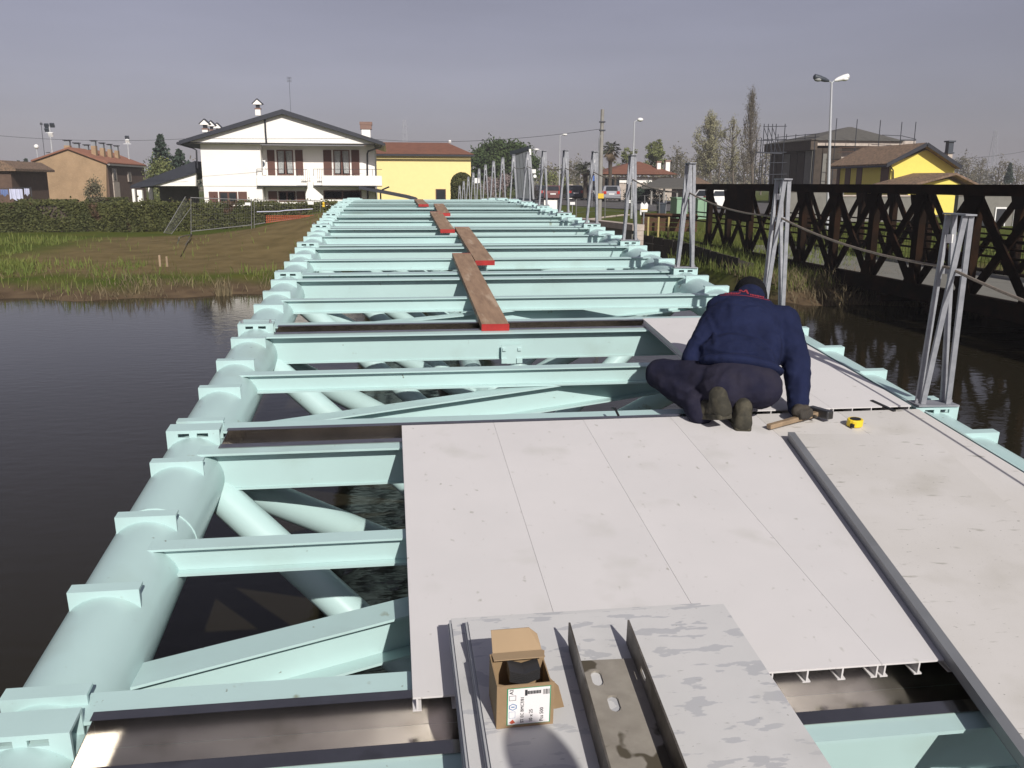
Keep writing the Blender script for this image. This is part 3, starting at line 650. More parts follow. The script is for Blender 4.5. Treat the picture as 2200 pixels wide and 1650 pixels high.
# ---- people: tapered capsules fused by a voxel remesh into one continuous skin
def caps(mb, a, b, ra, rb, n_=14, flat=None):
    a = Vector(a); b = Vector(b); d = (b-a); ln_ = d.length; d = d/ln_ if ln_ > 1e-6 else Vector((0, 0, 1))
    x = (Vector((1, 0, 0)) if abs(d.x) < .8 else Vector((0, 1, 0))); x = (x-d*x.dot(d)).normalized(); y = d.cross(x)
    rings = []
    for i in range(5): th = -math.pi/2+math.pi/2*i/4; rings.append((a+d*ra*math.sin(th), ra*math.cos(th)))
    for i in range(5): th = math.pi/2*i/4; rings.append((b+d*rb*math.sin(th), rb*math.cos(th)))
    base = len(mb.v)
    for c, r_ in rings:
        for k in range(n_): an = 2*math.pi*k/n_; mb.v.append(tuple(c+x*max(r_, 1e-4)*math.cos(an)+y*max(r_, 1e-4)*math.sin(an)))
    for i in range(len(rings)-1):
        for k in range(n_): mb.f.append((base+i*n_+k, base+i*n_+(k+1) % n_, base+(i+1)*n_+(k+1) % n_, base+(i+1)*n_+k))
    mb.f.append(tuple(base+k for k in reversed(range(n_)))); mb.f.append(tuple(base+(len(rings)-1)*n_+k for k in range(n_)))
def ell(mb, c, r, rot=(0, 0, 0)):
    t_ = MB().ball((0, 0, 0), r, 18, 12); m_ = Euler(rot).to_matrix(); base = len(mb.v)
    mb.v += [tuple(m_ @ Vector(v_)+Vector(c)) for v_ in t_.v]; mb.f += [tuple(i+base for i in f_) for f_ in t_.f]
TEX = bpy.data.textures.new('folds', 'CLOUDS'); TEX.noise_scale = .075; TEX.noise_depth = 3
def skinobj(mb, name, m, parent, vox=.011, smooth=6, disp=0, **kw):
    o = mb.build(name, m, parent, **kw)
    r_ = o.modifiers.new('fuse', 'REMESH'); r_.mode = 'VOXEL'; r_.voxel_size = vox; r_.use_smooth_shade = True
    s_ = o.modifiers.new('relax', 'SMOOTH'); s_.iterations = smooth; s_.factor = .5
    if disp:
        d_ = o.modifiers.new('folds', 'DISPLACE'); d_.texture = TEX; d_.strength = disp; d_.mid_level = .5; d_.texture_coords = 'LOCAL'
    return o
def finger(mb, a, dirs, lens, r_):
    p = Vector(a)
    for d_, l_ in zip(dirs, lens):
        q = p+Vector(d_).normalized()*l_; caps(mb, p, q, r_, r_*.92, 8); p = q; r_ *= .92

wk = empty('person', (.75, 4.2, zd(4.2)), None, 'worker in navy work clothes and black cap crouching with his back to the camera', 'person')
D0 = zd(4.2)
def W(x, y, z): return Vector((x+.022, y-.085, z+D0-.006))       # z above the deck at y=4.2
# body (mostly covered by the clothes)
bm_ = MB()
ell(bm_, W(1.035, 4.90, .520), (.082, .100, .108), (-.95, 0, .0)); caps(bm_, W(1.0, 4.80, .52), W(.92, 4.66, .49), .058, .062)
caps(bm_, W(.90, 4.66, .42), W(.80, 4.42, .26), .08, .08); caps(bm_, W(.69, 4.30, .19), W(.82, 4.29, .19), .08, .08)
for p0, p1, p2, r0 in ((W(1.11, 4.60, .435), W(1.118, 4.42, .255), W(1.066, 4.245, .075), .045), (W(.72, 4.62, .43), W(.575, 4.47, .26), W(.64, 4.70, .10), .045)):
    caps(bm_, p0, p1, r0, r0*.85); caps(bm_, p1, p2, r0*.8, r0*.6)
caps(bm_, W(1.03, 4.985, .475), W(1.03, 5.0, .45), .02, .016)   # nose side of the face, looking down
skinobj(bm_, 'body', M['skin'], wk, .012, 4)
hd = MB(); ell(hd, W(1.045, 4.90, .548), (.094, .115, .115), (-.95, 0, 0)); skinobj(hd, 'cap', M['cap'], wk, .010, 3, .006)
jk = MB()
ell(jk, W(.87, 4.56, .395), (.222, .165, .205), (-.62, .20, -.12)); ell(jk, W(.79, 4.40, .275), (.212, .145, .14), (-.5, .2, -.1)); ell(jk, W(.915, 4.66, .485), (.212, .13, .115), (-.5, .18, -.1))
caps(jk, W(.945, 4.69, .50), W(.99, 4.765, .555), .115, .083)        # collar
caps(jk, W(.745, 4.60, .45), W(1.10, 4.585, .45), .090, .090)
caps(jk, W(1.11, 4.585, .445), W(1.118, 4.41, .255), .088, .076); caps(jk, W(1.118, 4.41, .255), W(1.078, 4.275, .085), .074, .056); caps(jk, W(1.078, 4.275, .085), W(1.066, 4.25, .05), .057, .052)
ell(jk, W(.95, 4.47, .31), (.10, .12, .15))
caps(jk, W(.735, 4.60, .445), W(.575, 4.47, .27), .085, .066); caps(jk, W(.575, 4.47, .27), W(.63, 4.68, .12), .064, .05)
def fold(mb, pts, r_=.013):
    bv_ = BVHTree.FromPolygons([Vector(v_) for v_ in mb.v], mb.f); out = []
    for i in range(len(pts)-1):
        for k in range(5):
            f_ = k/5; px, py = pts[i][0]*(1-f_)+pts[i+1][0]*f_, pts[i][1]*(1-f_)+pts[i+1][1]*f_
            d_ = (_f+RR*((px-1100)/FPX)-UU*((py-825)/FPX)).normalized(); h_ = bv_.ray_cast(CAMLOC, d_)
            if h_[0] is not None and (not out or (h_[0]-out[-1]).length < .09): out.append(h_[0]+d_*.003)
    return out
jf = [fold(jk, q) for q in ([(1500, 742), (1560, 757), (1620, 760), (1662, 750)], [(1535, 722), (1600, 738), (1652, 728)], [(1520, 680), (1534, 715), (1540, 755)], [(1655, 675), (1672, 720), (1674, 765)], [(1682, 800), (1722, 808)], [(1680, 832), (1718, 838)], [(1688, 765), (1722, 776)], [(1560, 655), (1600, 664), (1645, 660)], [(1492, 720), (1515, 735)], [(1676, 850), (1712, 856)])]
for q in jf:
    if len(q) > 2: jk.tube(q, [.006]+[.013]*(len(q)-2)+[.006], 8)
jacket = skinobj(jk, 'jacket', M['navy'], wk, .0085, 4, .020)
hem = MB(); ell(hem, W(.775, 4.315, .262), (.226, .150, .050), (-.45, .17, -.1)); skinobj(hem, 'jacket_hem', M['navy'], wk, .010, 3, .010)
tr = MB()
ell(tr, W(.748, 4.285, .185), (.205, .165, .135), (-.25, .08, -.05)); ell(tr, W(.665, 4.245, .165), (.125, .13, .115)); ell(tr, W(.835, 4.235, .175), (.125, .13, .115))
caps(tr, W(.655, 4.30, .19), W(.425, 4.56, .185), .108, .078); caps(tr, W(.425, 4.56, .175), W(.535, 4.29, .085), .078, .064); caps(tr, W(.535, 4.29, .085), W(.545, 4.25, .045), .070, .072)
caps(tr, W(.86, 4.30, .19), W(1.00, 4.63, .22), .105, .078); caps(tr, W(1.0, 4.63, .21), W(.76, 4.27, .12), .072, .060); caps(tr, W(.76, 4.27, .12), W(.735, 4.21, .06), .060, .060)
tf_ = [fold(tr, q) for q in ([(1535, 792), (1475, 800), (1420, 806)], [(1545, 805), (1500, 832), (1440, 842)], [(1560, 795), (1535, 845)], [(1592, 792), (1590, 852)], [(1625, 795), (1652, 832)], [(1450, 850), (1500, 872)], [(1440, 825), (1490, 850), (1525, 858)], [(1610, 800), (1615, 845)], [(1510, 795), (1470, 822)])]
for q in tf_:
    if len(q) > 2: tr.tube(q, [.005]+[.011]*(len(q)-2)+[.005], 8)
skinobj(tr, 'trousers', M['navy2'], wk, .0085, 4, .016)
def shoe(heel, toe, lift):
    h_ = Vector(heel); t_ = Vector(toe); mb = MB(); d_ = (t_-h_).normalized(); s_ = Vector((d_.y, -d_.x, 0)).normalized(); up = s_.cross(d_)
    if up.z < 0: up = -up
    L_ = (t_-h_).length
    for k, (f_, r_, hh) in enumerate(((.08, .036, .034), (.3, .036, .032), (.55, .040, .026), (.8, .044, .018), (.95, .036, .012))):
        for sx in (-1, 1): caps(mb, h_+d_*L_*f_+s_*sx*.012+up*.036, h_+d_*L_*f_+s_*sx*.010+up*(.036+hh), r_*1.02, r_*.9, 10)
    caps(mb, h_+d_*L_*.15+up*.05, h_+d_*L_*.2+up*.11, .045, .048, 12)
    return mb
def sole(heel, toe):
    h_ = Vector(heel); t_ = Vector(toe); d_ = (t_-h_).normalized(); s_ = Vector((d_.y, -d_.x, 0)).normalized(); up = s_.cross(d_)
    if up.z < 0: up = -up
    L_ = (t_-h_).length; mb = MB(); pr = [(0, .034), (.05, .043), (.25, .044), (.45, .041), (.68, .053), (.88, .050), (1, .026)]
    pl = [h_+d_*L_*f_+s_*w for f_, w in pr]+[h_+d_*L_*f_-s_*w for f_, w in reversed(pr)]; n_ = len(pl)
    mb.add([p-up*.006 for p in pl]+[p+up*.024 for p in pl], [tuple(range(n_)), tuple(reversed(range(n_, 2*n_)))]+[(i, n_+i, n_+(i+1) % n_, (i+1) % n_) for i in range(n_)]); return mb
for hl, te in ((W(.615, 4.07, .080), W(.545, 4.305, .004)), (W(.712, 4.085, .002), W(.765, 4.355, .006))):
    hl.z += zd(hl.y)-D0; te.z += zd(te.y)-D0
    s1 = skinobj(shoe(hl, te, 0), 'shoe', M['shoe'], wk, .008, 9)
    sole(hl, te).build('sole', M['shoe'], s1, bevel=.006)
# gloved right hand closed on the hammer handle: palm, four curled fingers, thumb
gv_ = MB(); c = hands_target; wr = W(1.064, 4.24, .042); upv = Vector((0, 0, 1))
palm = c+upv*.034+pd*.012
caps(gv_, wr, palm+pd*.012, .034, .034, 12); caps(gv_, palm-dd*.030, palm+dd*.034, .028, .026, 12)
for k in range(4):
    root = palm+dd*(-.034+.023*k)+upv*.006-pd*.006; ln_ = (.026, .030, .031, .027)[k]
    finger(gv_, root, [-pd*.9-upv*.15, -pd*.25-upv, pd*.8-upv*.35], [ln_, ln_*.9, ln_*.75], .0125)
finger(gv_, palm+dd*.045+pd*.012, [dd*.5-upv*.5-pd*.2, -pd*.7-upv*.5, -pd*1.0], [.03, .028, .022], .0135)
skinobj(gv_, 'glove', M['glove'], wk, .006, 2, .004)
gl = MB(); cl_ = W(.655, 4.76, .055)
caps(gl, W(.63, 4.69, .10), cl_, .036, .033, 12)
for k in range(4): finger(gl, cl_+Vector((-.033+.022*k, .02, -.005)), [(0, 1, -.35), (0, .7, -.7), (0, .2, -1)], [.03, .026, .02], .0115)
finger(gl, cl_+Vector((.035, -.01, 0)), [(.7, .7, -.3), (.3, 1, -.4)], [.03, .025], .0125)
skinobj(gl, 'glove', M['glove'], wk, .007, 2, .003)
# seams: centre back of the trousers, armholes and cuffs of the jacket
# red lettering on the back of the jacket, laid on its surface
bpy.context.view_layer.update(); dg = bpy.context.evaluated_depsgraph_get()
je = jacket.evaluated_get(dg); jm = je.to_mesh(); joff = Vector(wk.location)
bv = BVHTree.FromPolygons([Vector(v_.co) for v_ in jm.vertices], [tuple(p_.vertices) for p_ in jm.polygons])
pr = MB()
def onback(px, py):
    d_ = (_f+RR*((px-1100)/FPX)-UU*((py-825)/FPX)).normalized()
    h_ = bv.ray_cast(CAMLOC-joff, d_)
    if h_[0] is None: return None
    return h_[0]+joff+(h_[1] if h_[1].dot(d_) < 0 else -h_[1])*.003
def quadstrip(pts0, pts1):
    for i in range(len(pts0)-1):
        q = [onback(*pts0[i]), onback(*pts0[i+1]), onback(*pts1[i+1]), onback(*pts1[i])]
        if all(x is not None for x in q): pr.add(q, [(0, 1, 2, 3)])
def lx(t_): return 1547+106*t_
def ly(t_): return 631.5+11*t_-4.5*math.sin(math.pi*t_)
Mx, My, S_ = 1597, 626.5, 1.0
for (a_, b2) in (((-9, 5), (-6, -3)), ((-6, -3), (0, 2)), ((0, 2), (6, -3)), ((6, -3), (10, 6))):
    quadstrip([(Mx+a_[0]-2, My+a_[1]), (Mx+b2[0]-2, My+b2[1])], [(Mx+a_[0]+2.2, My+a_[1]), (Mx+b2[0]+2.2, My+b2[1])])
k = 0.0; rnd = random.Random(3)
while k < 1:
    if not .37 < k < .58:
        quadstrip([(lx(k), ly(k)-1.6*rnd.uniform(.5, 1)), (lx(k+.02), ly(k+.02)-1.6)], [(lx(k), ly(k)+1.4), (lx(k+.02), ly(k+.02)+1.4)])
    k += .032
quadstrip([(lx(t_), ly(t_)+3.2) for t_ in np.linspace(0, 1, 14)], [(lx(t_), ly(t_)+3.9) for t_ in np.linspace(0, 1, 14)])
if pr.v:
    # written in world space; the person's root carries it
    pr.build('back_lettering', M['redprint'], wk)

# ---- the photographer, standing behind the camera: only the shadow is in the picture
pg = empty('person', (-.22, -.18, zd(-.4)), None, 'photographer in dark clothes standing on the deck, seen only by the shadow', 'person')
pz = zd(-.45)
def Q(x, y, z): return Vector((x-.22, y-.18, z+pz))
pb = MB()
ell(pb, Q(0, .03, 1.63), (.078, .095, .115)); caps(pb, Q(0, 0, 1.42), Q(0, .02, 1.54), .06, .055); ell(pb, Q(0, 0, 1.25), (.20, .125, .24)); ell(pb, Q(0, 0, .98), (.175, .125, .16))
for sx in (-1, 1):
    el_ = Q(-.42, .06, 1.28) if sx < 0 else Q(.28, .02, 1.12); ha_ = Q(-.66, .02, 1.50) if sx < 0 else Q(.22, .12, .86)
    caps(pb, Q(sx*.19, 0, 1.40), el_, .055, .045); caps(pb, el_, ha_, .042, .034)
    caps(pb, Q(sx*.10, 0, .9), Q(sx*.11, .02, .5), .085, .06); caps(pb, Q(sx*.11, .02, .5), Q(sx*.11, -.02, .09), .058, .042); caps(pb, Q(sx*.11, -.05, .045), Q(sx*.12, .16, .04), .045, .038)
skinobj(pb, 'body', M['navy2'], pg, .014, 5)
# ------------------------------------------------------------------ the old rusty truss bridge on the right
TX0, TX1 = 11.25, 15.3
rb = empty('truss_bridge', (TX0, 20, -1.3), label='old rusted steel lattice bridge with X-braced sides crossing the river at right', cat='bridge')
YE, YS = 35.6, -7.0
TT, TB = 1.175, -1.10
for x in (TX0, TX1):
    MB().box(x-.13, x+.13, YS, YE, TT-.225, TT).build('top_chord', M['rust'], rb)
    MB().box(x-.10, x+.10, YS, YE, TB-.37, TB).build('bottom_chord', M['rust'], rb)
    k = 0
    while 33.5-2*k > YS:
        y = 33.5-2*k
        MB().box(x-.085, x+.085, y-.12, y+.12, TB+.001, TT-.226).build('vertical', M['rust'], rb)
        for zz in (0, 1):
          gm_ = MB()
          if zz: gm_.prism([(y-.30, TT-.227), (y+.30, TT-.227), (y+.16, TT-.62), (y-.16, TT-.62)], x-.115, x-.0855, 'x')
          else: gm_.prism([(y-.26, TB+.002), (y+.26, TB+.002), (y+.12, TB+.36), (y-.12, TB+.36)], x-.113, x-.0857, 'x')
          gm_.build('gusset_plate', M['rust'], rb)
        if y-2 > YS:
            MB().bar((x-.045, y-.1, TT-.23), (x-.045, y-1.9, TB+.01), .05, .20, (1, 0, 0)).build('diagonal', M['rust'], rb)
            MB().bar((x+.045, y-.1, TB+.01), (x+.045, y-1.9, TT-.23), .05, .20, (1, 0, 0)).build('diagonal', M['rust'], rb)
        k += 1
MB().box(TX0+.11, TX1-.11, YS, YE+3, TB-.16, TB-.07).build('deck', M['greywall'], rb)
fb = MB()
for k in range(22): fb.box(TX0-.30, TX1-.11, 34.4-2*k-.09, 34.4-2*k+.09, TB-.54, TB-.375)
fb.build('floor_beam', M['rust'], rb, kind='stuff')
for x, sgn in ((TX0, 1), (TX1, -1)):
    for z in (-.30, -.12, .05): MB().tube([(x+sgn*.28, YS, z), (x+sgn*.28, YE+1, z)], .028, 6).build('handrail', M['rust'], rb)
    gd = MB()
    for y in np.arange(4, YE, .16): gd.box(x+sgn*.30, x+sgn*.308, y, y+.009, TB-.06, -.32)
    for z in np.arange(TB+.05, -.34, .16): gd.box(x+sgn*.309, x+sgn*.316, 4, YE, z, z+.009)
    if sgn < 0: gd.build('guard_mesh', M['rust'], rb, kind='stuff')
MB().box(TX0-.17, TX0-.14, 29.0, 31.2, -.05, 1.0).build('cover_board', M['rust'], rb)

# ------------------------------------------------------------------ vegetation makers
def cards(name, P_, size, m, parent=None, flat=0, label=None, cat=None, group=None, kind=None, aspect=1.0):
    P_ = np.asarray(P_, float); n_ = len(P_); s_ = size*(.6+.8*np.random.rand(n_))
    a = np.random.randn(n_, 3); a /= np.linalg.norm(a, axis=1)[:, None]; b_ = np.random.randn(n_, 3); b_ -= a*(a*b_).sum(1)[:, None]; b_ /= np.linalg.norm(b_, axis=1)[:, None]
    a = a*s_[:, None]*aspect; b_ = b_*s_[:, None]
    off = np.zeros(3); p = parent
    while p: off += np.array(p.location); p = p.parent
    v_ = np.stack([P_-a*.5-b_*.35, P_+a*.5-b_*.2, P_+a*.55+b_*.3, P_-a*.4+b_*.4], 1)-off
    o_ = np.arange(n_)*4; me_1 = bpy.data.meshes.new(name); me_1.from_pydata(v_.reshape(-1, 3).tolist(), [], np.stack([o_, o_+1, o_+2, o_+3], 1).tolist()); me_1.materials.append(m)
    return ob(name, me_1, parent, label=label, category=None) if False else tag(ob(name, me_1, parent), label, cat, group, kind)
def clumps(c, r, n_clump, per, cr, shell=.55):
    out = []
    for i in range(n_clump):
        d_ = np.random.randn(3); d_ /= np.linalg.norm(d_); rr = shell+(1-shell)*random.random(); q = np.array(c)+d_*np.array(r)*rr
        out.append(q+np.random.randn(per, 3)*cr*(.6+.8*random.random()))
    return np.concatenate(out)
def gz(x, y): return float(hground(x, y))
def bare_tree(root, h, spread, m, depth=4, n0=7, fast=.28, twig=.012):
    """branching trunk; returns points near the twig ends"""
    mb = MB(); ends = []; b0 = Vector(root.location)
    def grow(p, d, ln_, r_, lev):
        q = p+d*ln_; mid = p+d*ln_*.5+Vector((random.uniform(-1, 1), random.uniform(-1, 1), 0))*ln_*.05
        mb.tube([p, mid, q], [r_, r_*.8, r_*.6], 5 if lev < 2 else 3, False)
        if lev >= depth: ends.append(q); return
        for k in range(3 if lev else n0):
            t_ = random.uniform(.35, 1.0) if lev else random.uniform(.15, 1.0); a = random.uniform(0, 2*math.pi)
            s_ = spread*(1.0 if lev else 1.1); dd_ = (d+Vector((math.cos(a)*s_, math.sin(a)*s_, .12))).normalized()
            grow(p+d*ln_*t_, dd_, ln_*random.uniform(.32, .55)*(1.1-.45*t_ if lev == 0 else 1), max(r_*(1-t_*.5)*.5, twig), lev+1)
        ends.append(q)
    grow(b0, Vector((0, 0, 1)), h*.78, h*.018, 0)
    mb.build('trunk', m, root); return ends
def leafs(ends, n_per, sp, size, m, root, name='crown'):
    E_ = np.array([tuple(e) for e in ends]); P_ = np.repeat(E_, n_per, 0)+np.random.randn(len(E_)*n_per, 3)*sp
    return cards(name, P_, size, m, root)

# clipped hedge along the left bank
hx0, hx1, hy = -32, -3.6, 48.5
hg = empty('hedge', (hx0, hy, -1.5), None, 'long clipped dark green hedge between the left bank and the houses', 'hedge')
hb_ = gz(-15, hy); HT = .06
MB().box(hx0, hx1, hy+.15, hy+1.25, hb_-.1, HT-.12).build('twigs', M['bark'], hg)
nH = 52000; u = np.random.rand(nH); X_ = hx0+(hx1-hx0)*np.random.rand(nH)
side = u < .72; Z_ = np.where(side, hb_+(HT-hb_)*np.random.rand(nH), HT-.05*np.random.rand(nH)); Y_ = np.where(side, hy+.03*np.random.randn(nH)+.10*np.sin(X_*2.1)*np.sin(Z_*3+X_), hy+1.3*np.random.rand(nH))
Z_ = Z_+.045*np.sin(X_*1.3)+.03*np.sin(X_*4.1)+.03*np.random.randn(nH)**2*(Z_ > HT-.12); keep = ~(side & ((np.sin(X_*1.7+1)+np.sin(X_*.63)+np.sin(Z_*4+X_*.9)) > 2.05) & (np.random.rand(nH) < .8))
cards('foliage', np.stack([X_, Y_, Z_], 1)[keep], .095, M['leafhedge'], hg)
# lower hedge behind it on the left
lw = empty('hedge', (-36, 62, -1.3), None, 'low dark hedge in front of the tan brick house', 'hedge')
a = at(185, 437, 72); b_ = at(272, 437, 72); zt = at(200, 425, 72).z
cards('foliage', np.stack([a.x+(b_.x-a.x)*np.random.rand(4000), 72+.6*np.random.rand(4000), a.z-.5+(zt-a.z+.5)*np.random.rand(4000)], 1), .16, M['leafhedge'], lw)
c = at(52, 433, 70); lw2 = empty('hedge', c, None, 'small dark hedge below the washing line at far left', 'hedge')
a = at(36, 440, 70); b_ = at(165, 440, 70); zt = at(60, 429, 70).z
cards('foliage', np.stack([a.x+(b_.x-a.x)*np.random.rand(3500), 70+.6*np.random.rand(3500), a.z-.4+(zt-a.z+.4)*np.random.rand(3500)], 1), .14, M['leafhedge'], lw2)
c = at(200, 420, 71); sb_ = empty('shrub', (c.x, 71, gz(c.x, 71)), None, 'bare olive shrub in front of the tan gable wall', 'shrub')
ends = bare_tree(sb_, 2.4, .9, M['barkgrey'], 3, 10); leafs(ends, 10, .18, .09, M['leafolive'], sb_)

def conifer(px, ptop, pbot, Y, w, label, m):
    t_ = at(px, ptop, Y); b0 = at(px, pbot, Y); r_ = empty('conifer', (t_.x, Y, b0.z), None, label, 'tree'); h_ = t_.z-b0.z
    MB().tube([(t_.x, Y, b0.z), (t_.x, Y, t_.z-.1)], [h_*.03, .02], 6).build('trunk', M['bark'], r_)
    P_ = []
    for i in range(int(h_*9)):
        f_ = (i+random.random())/(h_*9); z = b0.z+h_*(.08+.92*f_); rad = w*(1-f_)**.85*(.75+.5*random.random())+.05
        for k in range(7):
            a_ = random.uniform(0, 6.28); q = np.linspace(.15, 1, 7)[:, None]
            P_.append(np.array([[t_.x, Y, z]])+q*np.array([[math.cos(a_)*rad, math.sin(a_)*rad, -.22*rad]])+np.random.randn(7, 3)*.06)
    cards('crown', np.concatenate(P_), .22, m, r_); return r_
conifer(343, 290, 400, 92, 1.9, 'pointed dark conifer left of the white house', M['leafconif'])
conifer(384, 322, 396, 88, 2.0, 'lower broad conifer close to the white house eave', M['leafconif'])
c = at(345, 372, 80); r_ = empty('bush', (c.x, 80, -1.0), None, 'yellow green bush behind the sloping side roof', 'bush')
MB().tube([(c.x, 80, -1.2), (c.x, 80, c.z)], [.12, .04], 6).build('stem', M['bark'], r_); cards('foliage', clumps((c.x, 80, c.z-.3), (1.1, .8, 1.6), 30, 60, .28), .14, M['leafspring'], r_)

# umbrella pine, clipped round bush, palms
c = at(1082, 358, 118); r_ = empty('umbrella_pine', (c.x, 118, -.6), None, 'wide dark umbrella pine behind the pale yellow house', 'tree')
MB().tube([(c.x, 118, -.9), (c.x+.3, 118, 1.5), (c.x, 118, 4.0)], [.35, .28, .16], 8).build('trunk', M['bark'], r_)
cards('crown', np.concatenate([clumps((c.x, 118, at(1082, 350, 118).z-.2), (4.5, 3.2, 3.1), 260, 110, .34, .55), clumps((c.x, 118, at(1082, 378, 118).z), (4.3, 2.6, 1.5), 70, 80, .35, .3)]), .24, M['leafdark'], r_)
c = at(992, 400, 74); r_ = empty('clipped_bush', (c.x, 74, -1.0), None, 'clipped round-topped dark bush at the corner of the pale yellow house', 'bush')
w_ = (at(1016, 400, 74).x-at(969, 400, 74).x)/2; zt = at(992, 371, 74).z; P_ = []
for i in range(9000):
    a_ = random.uniform(0, 6.28); t_ = random.random(); rr = w_*(1 if t_ < .72 else math.sqrt(max(0, 1-((t_-.72)/.28)**2)))*(1-.08*random.random()); P_.append((c.x+rr*math.cos(a_), 74+rr*math.sin(a_), -1.2+(zt+1.2)*t_))
cards('foliage', P_, .11, M['leafhedge'], r_); MB().tube([(c.x, 74, -1.2), (c.x, 74, zt-.3)], [w_*.75, w_*.5], 8).build('stem', M['bark'], r_)
def palm(px, ptop, pbot, Y, rad, label, skirt=True):
    t_ = at(px, ptop, Y); b0 = at(px, pbot, Y); r_ = empty('palm_tree', (t_.x, Y, b0.z), None, label, 'palm tree'); zc = t_.z-rad*.75
    MB().tube([(t_.x, Y, b0.z), (t_.x+.05, Y, (b0.z+zc)/2), (t_.x, Y, zc)], [rad*.16, rad*.15, rad*.2], 8).build('trunk', M['bark'], r_)
    for nm, m, els, num in (('fronds', M['leafpalm'], (-.5, 1.2), 46), ('dry_fronds', M['leafdry'], (-1.35, -.55), 24)):
        if nm == 'dry_fronds' and not skirt: continue
        mb = MB()
        for k in range(num):
            a_ = random.uniform(0, 6.28); e_ = random.uniform(*els); ln_ = rad*random.uniform(.75, 1.1); p = Vector((t_.x, Y, zc)); d_ = Vector((math.cos(a_)*math.cos(e_), math.sin(a_)*math.cos(e_), math.sin(e_)))
            q = p+d_*ln_*.55; q2 = p+d_*ln_+Vector((0, 0, -.22*ln_)); sd_ = Vector((-math.sin(a_), math.cos(a_), 0))
            mb.bar(p, q, .05, .02)
            for j in range(13):
                f_ = -1+2*j/12; tip = q+(q2-q)*(1-abs(f_)*.35)+sd_*f_*ln_*.42+Vector((0, 0, -.12*ln_*abs(f_))); w_ = sd_.cross(d_)*.02+sd_*.028
                mb.add([q-w_, q+w_, tip], [(0, 1, 2)])
        mb.build(nm, m, r_)
palm(1312, 300, 425, 84, 1.15, 'tall palm with a dry skirt beside the low red-roofed house')
palm(1258, 342, 425, 88, 1.35, 'lower dark palm left of the utility pole', False)

# bare spring trees and poplars on the right
def poplar(px, ptop, pbot, Y, wid, label, m, n0, size, per, prof=.5, group=None):
    """upright branches that hug the trunk; wid = greatest half width, prof = height where it is widest"""
    t_ = at(px, ptop, Y); b0 = at(px, pbot, Y); r_ = empty('tree', (t_.x, Y, b0.z), None, label, 'tree', group); h_ = t_.z-b0.z; mb = MB(); ends = []
    mb.tube([b0, (t_.x+.05, Y, b0.z+h_*.5), (t_.x, Y, t_.z)], [h_*.016, h_*.010, .02], 6, False)
    for i in range(n0):
        f_ = .12+.84*(i+random.random())/n0; z0_ = b0.z+h_*f_*.86; a_ = random.uniform(0, 6.28)
        w_ = wid*max(.12, min(1, (1-f_)/(1-prof) if f_ > prof else .45+.55*f_/prof))*random.uniform(.55, 1.05); up_ = h_*random.uniform(.10, .20)
        p0 = Vector((t_.x, Y, z0_)); p1 = p0+Vector((math.cos(a_)*w_*.7, math.sin(a_)*w_*.7, up_*.45)); p2 = p0+Vector((math.cos(a_)*w_, math.sin(a_)*w_, up_))
        mb.tube([p0, p1, p2], [.05, .035, .018], 4, False)
        for k in range(6):
            q = p0.lerp(p1, random.random()) if k < 2 else p1.lerp(p2, random.random()); e_ = q+Vector((random.gauss(0, .22), random.gauss(0, .22), random.uniform(.3, .9)))*h_*.07
            mb.tube([q, e_], [.016, .010], 3, False); ends += [e_, q.lerp(e_, .5)]
    mb.build('trunk', M['barkgrey'], r_); leafs(ends, per, h_*.014, size, m, r_); return r_
poplar(1618, 188, 400, 112, 1.6, 'tallest bare slender poplar, left of the scaffolded house', M['leafolive'], 110, .085, 3, .38)
poplar(1527, 242, 400, 118, 2.5, 'pale budding poplar, leftmost of the tall trees', M['leafpoplar'], 120, .11, 8, .62)
poplar(1576, 250, 400, 122, 2.2, 'thin pale poplar between the two taller ones', M['leafpoplar'], 60, .10, 4, .6)
def spring(px, ptop, pbot, Y, label, m, n0, spread, size, per):
    t_ = at(px, ptop, Y); b0 = at(px, pbot, Y); r_ = empty('tree', (t_.x, Y, b0.z), None, label, 'tree'); h_ = t_.z-b0.z
    ends = bare_tree(r_, h_*1.12, spread, M['barkgrey'], 3, n0); leafs(ends, per, h_*.022, size, m, r_); return r_
spring(1408, 318, 405, 125, 'fresh green spring tree behind the low red-roofed house', M['leafspring'], 22, .75, .17, 18)
spring(1350, 332, 405, 130, 'small green spring tree behind the tall palm', M['leafspring'], 16, .7, .17, 12)
far_specs = [(1455, 322), (1490, 330), (1465, 345), (1550, 320), (1600, 325), (1640, 318), (1180, 352), (1225, 345), (1245, 352), (1430, 335), (1575, 335), (1510, 338)]
ft = []
proto = []
for k in range(3):
    r_ = empty('bare_tree', (0, 0, 0), None, 'x', 'tree', 'bare trees along the horizon'); ends = bare_tree(r_, 7, .62, M['barkgrey'], 3, 14, twig=.02); leafs(ends, 5, .3, .16, M['leafolive'], r_); proto.append(r_)
rowlab = ['right of the low red house', 'behind the green cabinet', 'behind the two red-house chimneys', 'below the leftmost tall poplar', 'left of the scaffold tower', 'right beside the scaffold tower', 'behind the nearest dark car', 'behind the gate pillars', 'left of the lower dark palm', 'behind the green spring tree', 'between the tall poplars low down', 'left of the tall poplars low down']
used = [False]*3
def put_far(px, ptop, Y, label, zb):
    k = random.randrange(3); t_ = at(px, ptop, Y); s_ = (t_.z-zb)/7.0
    r_ = proto[k] if not used[k] else copy_tree(proto[k]); used[k] = True
    r_.location = (t_.x, Y, zb); r_.scale = (s_*1.15, s_*1.15, s_); r_.rotation_euler = (0, 0, random.uniform(0, 6)); r_['label'] = label
for (px, pt), lb in zip(far_specs, rowlab): put_far(px, pt, random.uniform(135, 165), 'hazy bare tree on the horizon '+lb, -.9)
